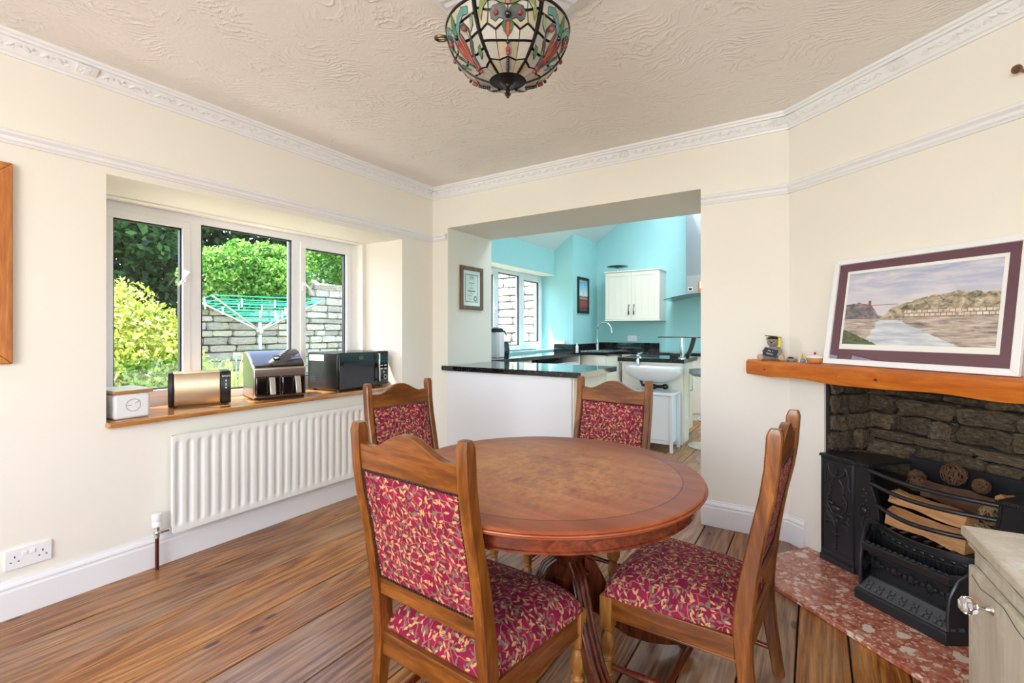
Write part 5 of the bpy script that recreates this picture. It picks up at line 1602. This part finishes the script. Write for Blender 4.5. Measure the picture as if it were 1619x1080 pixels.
fz_ = MB(); fz_.lathe([(.001, cz - .056), (.005, cz - .052), (.006, cz - .044), (.003, cz - .039)], 14); fz_.build('finial', M['bronze'], lp)
MB().tube([(0, 0, cz + .01), (0, 0, CZ - .03)], .008, 10).build('stem', M['bronze'], lp)
MB().lathe([(.055, CZ - .046), (.05, CZ - .060), (.012, CZ - .068), (.001, CZ - .068)], 28).build('canopy', M['bronze'], lp)
for k in range(3):
    a = ang0 - R(92) + k*2*PI/3; hx, hy = math.cos(a), math.sin(a); rz_ = bowl(1)
    hk = MB(); hk.tube([(hx*(rz_[0] + .022 + .020*math.cos(t)) - hy*.013*math.sin(t), hy*(rz_[0] + .022 + .020*math.cos(t)) + hx*.013*math.sin(t), rz_[1] - .012) for t in [2*PI*j/18 for j in range(18)]], .0048, 8, loop=True)
    hk.tube([(hx*(rz_[0] + .004), hy*(rz_[0] + .004), rz_[1]), (hx*.10, hy*.10, CZ - .11), (hx*.04, hy*.04, CZ - .06)], .004, 6)
    hk.build('hanging_hook', M['brass'], lp)
# ribbed plaster rose above the lamp
cr = MB(); R0 = .325
ring_ = []
for j, (r_, dz) in enumerate(((R0, 0), (R0, -.008), (R0 - .012, -.014), (R0 - .030, -.014), (R0 - .036, -.020), (R0 - .11, -.026), (.10, -.034), (.06, -.045), (.001, -.046))):
    ring_.append([((r_ + (.006*(1 if k % 4 < 2 else 0) if j < 3 else 0))*math.cos(2*PI*k/96), (r_ + (.006*(1 if k % 4 < 2 else 0) if j < 3 else 0))*math.sin(2*PI*k/96), CZ + dz - (.004*(k % 2) if 4 <= j <= 6 else 0)) for k in range(96)])
cr.loft(ring_, True, False); cro = cr.build('ceiling_rose', M['white'], angle=15)
cro.location = (LX, LY, -.0005); tag(cro, 'round ribbed white plaster ceiling rose above the lamp', 'ceiling rose')

# ================================================================== CERTIFICATE IN THE OPENING
cf = thing('certificate', 'brown framed certificate on the opening jamb', 'certificate', (ox0, 3.445, 1.395))
wd, ht, b_ = .335, .395, .036
for poly in ([(-wd/2, 0), (wd/2, 0), (wd/2 - b_, b_), (-wd/2 + b_, b_)], [(-wd/2, ht), (-wd/2 + b_, ht - b_), (wd/2 - b_, ht - b_), (wd/2, ht)], [(-wd/2, 0), (-wd/2 + b_, b_), (-wd/2 + b_, ht - b_), (-wd/2, ht)], [(wd/2, 0), (wd/2, ht), (wd/2 - b_, ht - b_), (wd/2 - b_, b_)]):
    MB().prism(poly, 'x', .001, .020).build('frame_rail', M['frame_brown'], cf, bevel=.002)
MB().box(.002, .008, -wd/2 + b_ - .004, wd/2 - b_ + .004, b_ - .004, ht - b_ + .004).build('paper', M['sticker'], cf)
tq = flat('teal print', '#3E8C90', .6); bl = flat('navy seal', '#2A3A5C', .6); gy = flat('grey print', '#6E7A7A', .6)
bd = MB(); y1_, z0_, z1_ = .098, .070, .325; t = .007
for a in ((-y1_, y1_, z0_, z0_ + t), (-y1_, y1_, z1_ - t, z1_), (-y1_, -y1_ + t, z0_, z1_), (y1_ - t, y1_, z0_, z1_)): bd.box(.0082, .0088, *a)
bd.build('printed_border', tq, cf, smooth=False)
MB().box(.0080, .0084, -y1_ + t, y1_ - t, z0_ + t, z1_ - t).build('certificate_panel', flat('pale green print', '#DDE8DF', .6), cf)
CM = lambda y, z: basis((.0086, y, z), (0, 1, 0), (0, 0, 1), (1, 0, 0))
text('H', .062, tq, cf, CM(0, .292))
for s_, sz, z, c in (('Certificate', .020, .243, gy), ('of', .014, .225, gy), ('awarded to', .013, .196, gy), ('Higher Award', .020, .170, bl), ('in teaching', .013, .150, gy), ('signed', .012, .120, gy)):
    pass
for wdt, z, hh in ((.085, .246, .006), (.022, .228, .004), (.060, .200, .005), (.110, .172, .009), (.05, .150, .004), (.06, .128, .005), (.05, .098, .003)):
    yo = -.02 if z < .14 else 0
    MB().box(.0085, .0088, yo - wdt/2, yo + wdt/2, z - hh/2, z + hh/2).build('printed_line', gy if hh < .008 else bl, cf)
MB().lathe([(.001, 0), (.024, 0), (.024, .0006), (.001, .0006)], 20, CM(.055, .105)).build('seal', bl, cf)
MB().lathe([(.001, 0), (.013, 0), (.013, .0012), (.001, .0012)], 20, CM(.055, .105)).build('seal_centre', M['sticker'], cf)
MB().box(.010, .012, -wd/2 + b_ - .002, wd/2 - b_ + .002, b_ - .002, ht - b_ + .002).build('glazing', M['pic_glass'], cf)
# ================================================================== KITCHEN
# ---- peninsula in the opening
pn = thing('peninsula_unit', 'white panelled peninsula unit in the wide opening', 'kitchen unit', (-2.07, 3.45, 0))
MB().box(-.590, .585, -.345, .310, .0, .862).build('carcass', M['unit_white'], pn, bevel=.003)
MB().box(.586, .600, -.335, .310, .0, .862).build('end_panel', M['unit_cream'], pn, bevel=.002)
wt = MB(); wt.box(-2.700, -1.400, 3.075, 3.118, .8635, .9035); wt.box(-2.662, -1.400, 3.118, 3.80, .8635, .9035)
tag(wt.build('worktop', M['granite'], smooth=False), 'black granite worktop on the white peninsula', 'worktop')

# ---- window run
KT = .905
wtm = MB(); wtm.prism([(KX + .002, 3.80), (-2.745, 3.80), (-2.700, 5.95), (-2.700, 6.14), (-2.395, 6.14), (-2.395, KB - .002), (PX + .002, KB - .002), (PX + .002, PY - .002), (KX + .002, PY - .002)], 'z', KT - .04, KT)
tag(wtm.build('worktop', M['granite'], smooth=False), 'black granite worktop along the kitchen window and sink', 'worktop')
us = MB(); us.box(KX + .002, PX + .015, PY - .020, PY - .002, KT + .0005, KT + .10); us.box(PX + .002, PX + .020, PY, KB - .02, KT + .0005, KT + .10); us.box(PX + .02, -1.98, KB - .020, KB - .002, KT + .0005, KT + .115)
tag(us.build('worktop_upstand', M['granite'], smooth=False), 'black granite upstand around the kitchen sink corner', 'upstand')
def unit(name, label, x0, x1, y0, y1, mat='unit_cream', z1=KT - .041):
    t = thing(name, label, 'kitchen unit', ((x0 + x1)/2, (y0 + y1)/2, 0))
    hx, hy = (x1 - x0)/2, (y1 - y0)/2
    MB().box(-hx, hx, -hy, hy, .10, z1).build('carcass', M[mat], t, bevel=.002)
    MB().box(-hx, hx - .05, -hy + .01, hy - .01, 0, .0995).build('plinth', M[mat], t)
    return t, hx, hy
u1, hx, hy = unit('base_unit', 'cream open base unit beside the coffee machine', KX + .01, -2.775, 3.85, 4.66)
for k, (y0, lab) in enumerate(((4.68, 'white under-counter appliance beneath the kitchen window, nearer one'), (5.33, 'white under-counter appliance nearest the kitchen sink'))):
    ap_ = thing('appliance', lab, 'appliance', (-3.02, y0 + .31, 0), 0, 'under-counter appliances')
    MB().box(-.26, .255, -.305, .305, .02, .775).build('body', M['appliance'], ap_, bevel=.006)
    d_ = MB().box(.256, .285, -.300, .300, .10, .765).build('door', M['appliance'], ap_, bevel=.008)
    MB().box(.286, .300, -.20, .20, .715, .730).build('handle', M['steel'], d_, bevel=.004)
    MB().box(.200, .270, -.300, .300, .7755, .786).build('top_lip', M['appliance'], ap_, bevel=.003)
    MB().box(-.26, -.02, -.300, .300, .787, .862).build('rear_spacer', M['dark_gasket'], ap_)
dv_ = tag(MB().box(-2.99, -2.735, 5.955, 5.985, 0, .862).build('end_panel', M['unit_cream'], bevel=.002), 'cream end panel between appliances and sink unit', 'panel')
dv2 = tag(MB().box(-2.99, -2.74, 4.662, 4.678, 0, .862).build('end_panel', M['unit_cream'], bevel=.002), 'cream divider panel left of the appliances', 'panel')
def bow_handle(m, p, axis_out, l, r_=.006):
    p = Vector(p); o_ = Vector(axis_out)
    pts = [p + Vector((0, 0, l/2)), p + o_*.03 + Vector((0, 0, l*.42)), p + o_*.036, p + o_*.03 - Vector((0, 0, l*.42)), p - Vector((0, 0, l/2))]
    m.tube(pts, r_, 8)
su, hx, hy = unit('sink_unit', 'cream corner sink unit with two bow handles', PX + .01, -2.43, 6.165, KB - .01)
for k in range(2):
    d_ = MB().box(hx + .001, hx + .020, -hy + .005 + k*.51, -hy + .505 + k*.51, .11, .855).build('door', M['unit_cream'], su, bevel=.003)
    h = MB(); bow_handle(h, (hx + .020, -hy + (.46 if k == 0 else .56), .70), (1, 0, 0), .20); h.build('handle', M['chrome'], d_)
# sink and tap
sk = thing('kitchen_sink', 'grey glass-topped inset sink with drainer', 'sink', (-2.66, 6.72, KT + .0005))
MB().box(-.22, .22, -.40, .40, 0, .008).build('sink_top', flat('grey sink glass', '#7E8F92', .12, .2), sk, bevel=.003)
for k in range(6): MB().box(-.17 + .06*k, -.155 + .06*k, -.36, -.05, .008, .0115).build('drainer_rib', M['steel'], sk)
MB().box(-.17, .17, .02, .36, .0082, .0095).build('bowl', M['dark_gasket'], sk)
fc = thing('kitchen_tap', 'tall chrome swan neck tap at the kitchen sink', 'tap', (-2.80, 6.76, KT + .009))
m = MB(); m.lathe([(.028, 0), (.028, .01), (.022, .02), (.022, .13), (.016, .14)], 18); m.build('body', M['chrome'], fc)
pts = [(0, 0, .12), (0, 0, .30)] + [(.115 - .115*math.cos(a)*1.0, -.02*math.sin(a), .30 + .115*math.sin(a)) for a in [R(20*k) for k in range(1, 9)]] + [(.23, 0, .285), (.232, 0, .26)]
MB().tube(pts, .0125, 10).build('spout', M['chrome'], fc)
for e in (-1, 1): MB().tube([(0, e*.02, .10), (0, e*.06, .115)], [.012, .010], 10).build('tap_lever', M['chrome'], fc)
so_ = thing('soap_bottle', 'small pale soap bottle beside the upstand', 'bottle', (-2.94, 6.33, KT + .0005))
MB().lathe([(.022, 0), (.022, .075), (.010, .088), (.010, .095), (.001, .096)], 16).build('bottle', M['unit_white'], so_)
MB().lathe([(.012, .0965), (.012, .108), (.004, .112), (.004, .125), (.001, .126)], 12).build('pump', M['sticker'], so_)
# sun lit little sill bracket / wall box
wb_ = tag(MB().box(-3.285, -3.12, PY - .03, PY - .002, KT + .102, KT + .150).build('wall_box', M['unit_white'], bevel=.004), 'small white box on the pier wall above the upstand', 'box')
# drying mat on the window ledge
dm_ = thing('wire_rack', 'flat dark wire rack on the kitchen window ledge', 'rack', (-3.40, 5.45, kz0 + .001))
for k in range(14): MB().box(-.05, .05, -.40 + .06*k, -.39 + .06*k, .004, .012).build('wire', M['dark_gasket'], dm_)
for x in (-.05, .05): MB().box(x - .004, x + .004, -.42, .42, 0, .0039).build('runner', M['dark_gasket'], dm_)
# coffee machine
cm = thing('coffee_machine', 'white coffee machine with black lid beside the jamb', 'coffee machine', (-3.0, 4.34, KT + .0005))
m = MB(); m.loft([[(x*k_, y*k_, z) for x, y in ((-.09, -.085), (.06, -.085), (.085, -.06), (.085, .03), (.06, .055), (-.09, .055))] for z, k_ in ((0, 1), (.01, 1.02), (.28, 1.0))])
m.build('body', M['unit_white'], cm, bevel=.006, angle=40)
MB().lathe([(.088, .281), (.090, .30), (.075, .325), (.03, .338), (.001, .339)], 24, c=(0, -.012, 0)).build('lid', M['black'], cm)
MB().tube([(.02, .05, .31), (.02, .13, .29), (.02, .17, .25)], [.012, .010, .006], 8).build('spout', M['black'], cm)
j = MB(); j.lathe([(.045, .006), (.055, .03), (.058, .08), (.052, .14), (.045, .17), (.047, .172)], 20, c=(.02, .135, 0), caps=False); jo = j.build('jug', M['dark_glass'], cm)
MB().tube([(.02, .188, .15), (.02, .215, .13), (.02, .215, .07), (.02, .19, .045)], .007, 8).build('jug_handle', M['black'], jo)
MB().lathe([(.060, 0), (.060, .006), (.001, .006)], 20, c=(.02, .135, 0)).build('hotplate', M['black'], cm)

# ---- wall cabinet
def shaker(m_, name, x0, x1, z0, z1, y, parent, mat):
    d_ = MB(); t = .058
    d_.box(x0, x1, y - .020, y - .008, z0, z1)
    o = d_.build(name, M[mat], parent, bevel=.001)
    f = MB()
    f.box(x0, x1, y - .027, y - .0202, z1 - t, z1); f.box(x0, x1, y - .027, y - .0202, z0, z0 + t); f.box(x0, x0 + t, y - .027, y - .0202, z0 + t, z1 - t); f.box(x1 - t, x1, y - .027, y - .0202, z0 + t, z1 - t)
    f.build('door_frame', M[mat], o, bevel=.002)
    k = 3
    for i in range(k):
        a = x0 + t + (x1 - x0 - 2*t)*i/k; MB().box(a + .002, a + (x1 - x0 - 2*t)/k - .002, y - .0225, y - .0202, z0 + t + .001, z1 - t - .001).build('tongue_board', M[mat], o, bevel=.001)
    return o
wcx0, wcx1, wz0, wz1 = -2.712, -1.888, 1.372, 2.085
wcb = thing('wall_cabinet', 'cream two-door kitchen wall cabinet with pewter handles', 'cabinet', ((wcx0 + wcx1)/2, KB, wz0))
hw_ = (wcx1 - wcx0)/2; hh_ = wz1 - wz0
MB().box(-hw_, hw_, -.325, -.002, 0, hh_).build('carcass', M['unit_cream'], wcb, bevel=.002)
MB().box(-hw_ - .012, hw_ + .012, -.352, -.002, hh_ + .0005, hh_ + .022).build('cornice', M['unit_cream'], wcb, bevel=.004)
MB().box(-hw_ - .008, hw_ + .008, -.350, -.002, -.022, -.0005).build('light_rail', M['unit_cream'], wcb, bevel=.004)
pew = flat('pewter', '#5A5650', .35, .8)
for e in (-1, 1):
    x0, x1 = (-hw_ + .003, -.0015) if e < 0 else (.0015, hw_ - .003)
    d_ = shaker(None, 'door', x0, x1, .003, hh_ - .003, -.318, wcb, 'unit_cream')
    h = MB(); hx_ = e*.038
    h.lathe([(.010, 0), (.010, .006), (.004, .010), (.001, .01)], 12, basis((hx_, -.345, .215), (1, 0, 0), (0, 0, 1), (0, -1, 0)))
    h.tube([(hx_, -.352, .205), (hx_, -.372, .15), (hx_, -.368, .10)], .005, 8); h.sphere((hx_, -.362, .10), (.011, .010, .035), 10, 6)
    h.build('handle', pew, d_)
ds = thing('cake_stand', 'dark glass cake stand on top of the wall cabinet', 'cake stand', (-2.56, 6.98, wz1 + .023))
MB().lathe([(.06, 0), (.06, .006), (.014, .012), (.012, .055), (.02, .062), (.001, .062)], 20).build('stem', M['chrome'], ds)
MB().lathe([(.02, .0625), (.15, .070), (.165, .078), (.16, .086), (.06, .080), (.001, .078)], 36).build('plate', M['dark_glass'], ds)
# wall socket
socket((-2.40, KB, 1.085), 0, 'white double plug socket under the wall cabinet')['category'] = 'socket'

# framed city print on the pier
kp = thing('framed_photo', 'narrow black framed photo on the turquoise pier', 'picture', (PX, 6.64, 1.47))
wd, ht, b_ = .40, .545, .036
for poly in ([(-wd/2, 0), (wd/2, 0), (wd/2 - b_, b_), (-wd/2 + b_, b_)], [(-wd/2, ht), (-wd/2 + b_, ht - b_), (wd/2 - b_, ht - b_), (wd/2, ht)], [(-wd/2, 0), (-wd/2 + b_, b_), (-wd/2 + b_, ht - b_), (-wd/2, ht)], [(wd/2, 0), (wd/2, ht), (wd/2 - b_, ht - b_), (wd/2 - b_, b_)]):
    MB().prism(poly, 'x', .001, .024).build('frame_rail', M['black'], kp, bevel=.002)
def m_city():
    m, nt, b = new_mat('printed street scene', None, .4)
    tc = nd(nt, 'TexCoord'); xyz = nd(nt, 'SeparateXYZ', {0: tc.outputs['Generated']}); y, z = xyz.outputs[1], xyz.outputs[2]
    col = ramp(nt, z, [(0, '#5A5560'), (.12, '#6A4A4A'), (.16, '#B0524A'), (.34, '#A84840'), (.36, '#5A4A44'), (.40, '#C8B89A'), (.46, '#6A5A50'), (.50, '#E4E8EC'), (.62, '#BFE0EA'), (.92, '#58AEDC'), (.95, '#B8B4B0')], 'LINEAR')
    tw = mth(nt, 'MULTIPLY', mth(nt, 'LESS_THAN', mth(nt, 'ABSOLUTE', mth(nt, 'SUBTRACT', y, .5)), mth(nt, 'MULTIPLY', mth(nt, 'SUBTRACT', .92, z), .22)), mth(nt, 'GREATER_THAN', z, .45))
    col = mixc(nt, mth(nt, 'MULTIPLY', tw, .7), col, '#D4C8D0')
    col = mixc(nt, mth(nt, 'MULTIPLY', mth(nt, 'LESS_THAN', z, .48), mth(nt, 'MULTIPLY', noise(nt, tc.outputs['Generated'], 12, 4), .4)), col, '#3A3434')
    nt.links.new(col, b.inputs['Base Color'])
    return m
MB().box(.003, .010, -wd/2 + b_ - .003, wd/2 - b_ + .003, b_ - .003, ht - b_ + .003).build('print', m_city(), kp)

# ---- cooker hood
hd_ = thing('cooker_hood', 'stainless chimney cooker hood with curved glass canopy', 'cooker hood', (-1.23, KB, 1.62))
MB().box(-.30, .30, -.30, -.002, .10, .36).build('housing', flat('hood front steel', '#A2A9AC', .35, 1.0), hd_, bevel=.003)
M['hood_steel'] = flat('hood steel', '#8E979C', .42, 1.0)
MB().box(-.30, .30, -.285, -.002, .361, 1.6).build('chimney', M['hood_steel'], hd_, bevel=.003)
gl = MB(); rr_ = []
for k in range(13):
    t = -1 + 2*k/12; x = t*.56; z = .088 - .075*t*t
    rr_.append([(x, -.50, z), (x, -.002, z), (x, -.002, z + .008), (x, -.50, z + .008)])
gl.loft(rr_); gl.build('glass_canopy', M['dark_glass'], hd_, angle=60)
MB().box(-.27, -.21, -.309, -.3005, .14, .195).build('timer', M['unit_white'], hd_, bevel=.003)
MB().box(-.262, -.218, -.3105, -.3092, .150, .185).build('timer_screen', M['dark_gasket'], hd_)
mg = thing('memo_board', 'small wooden memo board with paper note on the hood', 'memo board', (-1.31, KB - .3008, 1.745))
MB().box(-.06, .14, -.012, 0, 0, .145).build('board', M['pine'], mg, bevel=.002)
MB().box(-.035, .12, -.0135, -.0122, .045, .140).build('note', M['sticker'], mg)
# ---- back run to the right of the sink corner
u5, hx, hy = unit('base_unit', 'cream base units along the kitchen back wall', -2.36, .60, 6.62, KB - .01)
tag(MB().box(-1.97, .70, 6.58, KB - .002, KT - .04, KT).build('worktop', M['granite'], smooth=False), 'black granite worktop under the cooker hood', 'worktop')
tag(MB().box(-2.385, -1.972, 6.58, KB - .022, KT - .04, KT).build('worktop', M['granite'], smooth=False), 'granite worktop below the wall cabinet', 'worktop')

# ---- island with raised glass bar
isl = thing('island_unit', 'cream kitchen island unit behind the wash basin', 'kitchen unit', (-1.515, 5.42, 0))
MB().box(-.31, .325, -.27, .29, .10, .862).build('carcass', M['unit_cream'], isl, bevel=.003)
MB().box(-.31, .345, -.295, -.271, 0, .862).build('back_panel', M['unit_cream'], isl, bevel=.002)
d_ = MB().box(.326, .345, -.250, .04, .19, .855).build('end_door', M['unit_cream'], isl, bevel=.003)
f = MB(); f.box(.3452, .352, -.250, -.200, .19, .855); f.box(.3452, .352, -.01, .04, .19, .855); f.box(.3452, .352, -.200, -.01, .80, .855); f.box(.3452, .352, -.200, -.01, .19, .25); f.build('door_frame', M['unit_cream'], d_, bevel=.002)
h = MB(); bow_handle(h, (.352, .02, .66), (1, 0, 0), .24); h.build('handle', M['chrome'], d_)
MB().box(.30, .34, -.20, .02, 0, .185).build('foot_panel', M['unit_cream'], isl, bevel=.002)
tag(MB().box(-1.865, -1.145, 5.085, 5.74, KT - .0425, KT).build('worktop', M['granite'], smooth=False), 'black granite worktop on the kitchen island', 'worktop')
br_ = thing('glass_bar', 'raised dark glass breakfast bar on chrome pillars', 'breakfast bar', (-1.20, 5.24, KT + .0005))
MB().lathe([(.040, 0), (.040, .012), (.024, .016), (.024, .215), (.045, .219), (.045, .223), (.001, .223)], 24).build('pillar', M['chrome'], br_)
MB().loft([[(x - .022, y, z), (x + .022, y, z), (x + .022, y + .03, z), (x - .022, y + .03, z)] for x, y, z in ((.015, .14, 0), (.06, .14, .11), (.09, .14, .223))]).build('bracket', M['black'], br_)
MB().prism([(-.27, 0), (-.22, -.13), (-.08, -.18), (.55, -.18), (.55, .24), (-.08, .24), (-.22, .17)], 'z', .2235, .2355).build('glass_top', M['dark_glass'], br_, bevel=.003)
tray = tag(MB().box(-1.40, -1.23, 5.50, 5.70, KT + .0005, KT + .04).build('black_tray', M['black'], bevel=.004), 'low black tray on the island worktop', 'tray')
pnl = tag(MB().box(-1.00, .2, 5.95, 6.0, 0, .87).build('unit_back_panel', M['unit_cream'], bevel=.002), 'cream unit back panel beyond the bar stool', 'panel')
tag(MB().box(-1.02, .25, 5.90, 6.50, .8705, .905).build('worktop', M['granite'], smooth=False), 'black granite worktop beyond the raised glass bar', 'worktop')
# bar stool, mostly behind the wall edge
bs = thing('bar_stool', 'grey chrome bar stool half hidden by the wall edge', 'stool', (-.93, 5.20, 0))
MB().lathe([(.20, 0), (.20, .008), (.05, .025), (.025, .05), (.022, .70), (.05, .72), (.001, .72)], 30).build('base', M['chrome'], bs)
MB().lathe([(.06, .7205), (.16, .735), (.19, .765), (.185, .80), (.10, .805), (.001, .805)], 30).build('seat', flat('grey vinyl', '#8A8E92', .4), bs)
fr_o = MB(); fr_o.tube([(.12*math.cos(a), .12*math.sin(a), .28) for a in [2*PI*k/24 for k in range(24)]], .009, 8, loop=True); fr_o.tube([(0, 0, .28), (.12, 0, .28)], .009, 8); fr_o.build('foot_ring', M['chrome'], bs)

# ---- bathroom style basin and white cabinet in front of the island
wbz = thing('wash_basin', 'white ceramic wash basin hung on the island panel', 'basin', (-1.415, 5.12, .665))
# local -y toward camera
bm_ = MB(); rr_ = []
def oval(w_, d0, d1, z, n=28):
    out = []
    for k in range(n):
        a = 2*PI*k/n; cx_, sy = math.cos(a), math.sin(a)
        x = math.copysign(abs(cx_)**.55, cx_)*w_; y = math.copysign(abs(sy)**.6, sy); y = -d0 if False else (y*(d1 - d0)/2 + (d0 + d1)/2)
        out.append((x, y, z))
    return out
for w_, d0, d1, z in ((.10, -.20, -.003, 0), (.17, -.26, -.003, .02), (.24, -.33, -.002, .065), (.283, -.378, -.002, .11), (.288, -.385, -.002, .155), (.285, -.383, -.002, .165), (.272, -.368, -.02, .166), (.245, -.345, -.10, .150), (.20, -.30, -.13, .085), (.06, -.22, -.17, .06)):
    rr_.append(oval(w_, d0, d1, z))
bm_.loft(rr_); bm_.build('bowl', M['white_ceramic'], wbz, angle=60)
tp_ = MB(); tp_.lathe([(.026, 0), (.022, .01), (.020, .09), (.022, .115), (.001, .118)], 16, c=(-.21, -.062, .166)); tp_.tube([(-.21, -.07, .255), (-.17, -.12, .262), (-.15, -.16, .252)], [.014, .013, .011], 10); tp_.tube([(-.21, -.062, .283), (-.16, -.075, .300)], [.012, .008], 8)
tp_.build('tap', M['chrome'], wbz)
wp = MB(); wp.tube([(-.16, -.13, .02), (-.14, -.13, -.04), (-.02, -.13, -.05), (.12, -.13, -.045)], .016, 8); wp.sphere((.10, -.13, -.045), (.035, .03, .03), 10, 6); wp.sphere((-.02, -.13, -.05), (.035, .03, .03), 10, 6)
wp.build('waste_pipe', M['black'], wbz)
wc_ = thing('floor_cabinet', 'small white wooden cabinet on legs under the wash basin', 'cabinet', (-1.44, 4.885, 0))
MB().box(-.235, .235, -.13, .14, .075, .560).build('carcass', M['unit_white'], wc_, bevel=.002)
MB().box(-.265, .272, -.165, .16, .5605, .582).build('top', M['unit_white'], wc_, bevel=.003)
for x in (-.25, .25):
    for y in (-.142, .142): MB().box(x - .014, x + .014, y - .014, y + .014, 0, .560).build('leg', M['unit_white'], wc_, bevel=.002)
for k, x0 in enumerate((-.234, .001)): MB().box(x0, x0 + .233, -.1455, -.1305, .115, .552).build('door', M['unit_white'], wc_, bevel=.002)
MB().box(-.235, .235, -.140, -.1302, .076, .112).build('apron', M['unit_white'], wc_, bevel=.002)
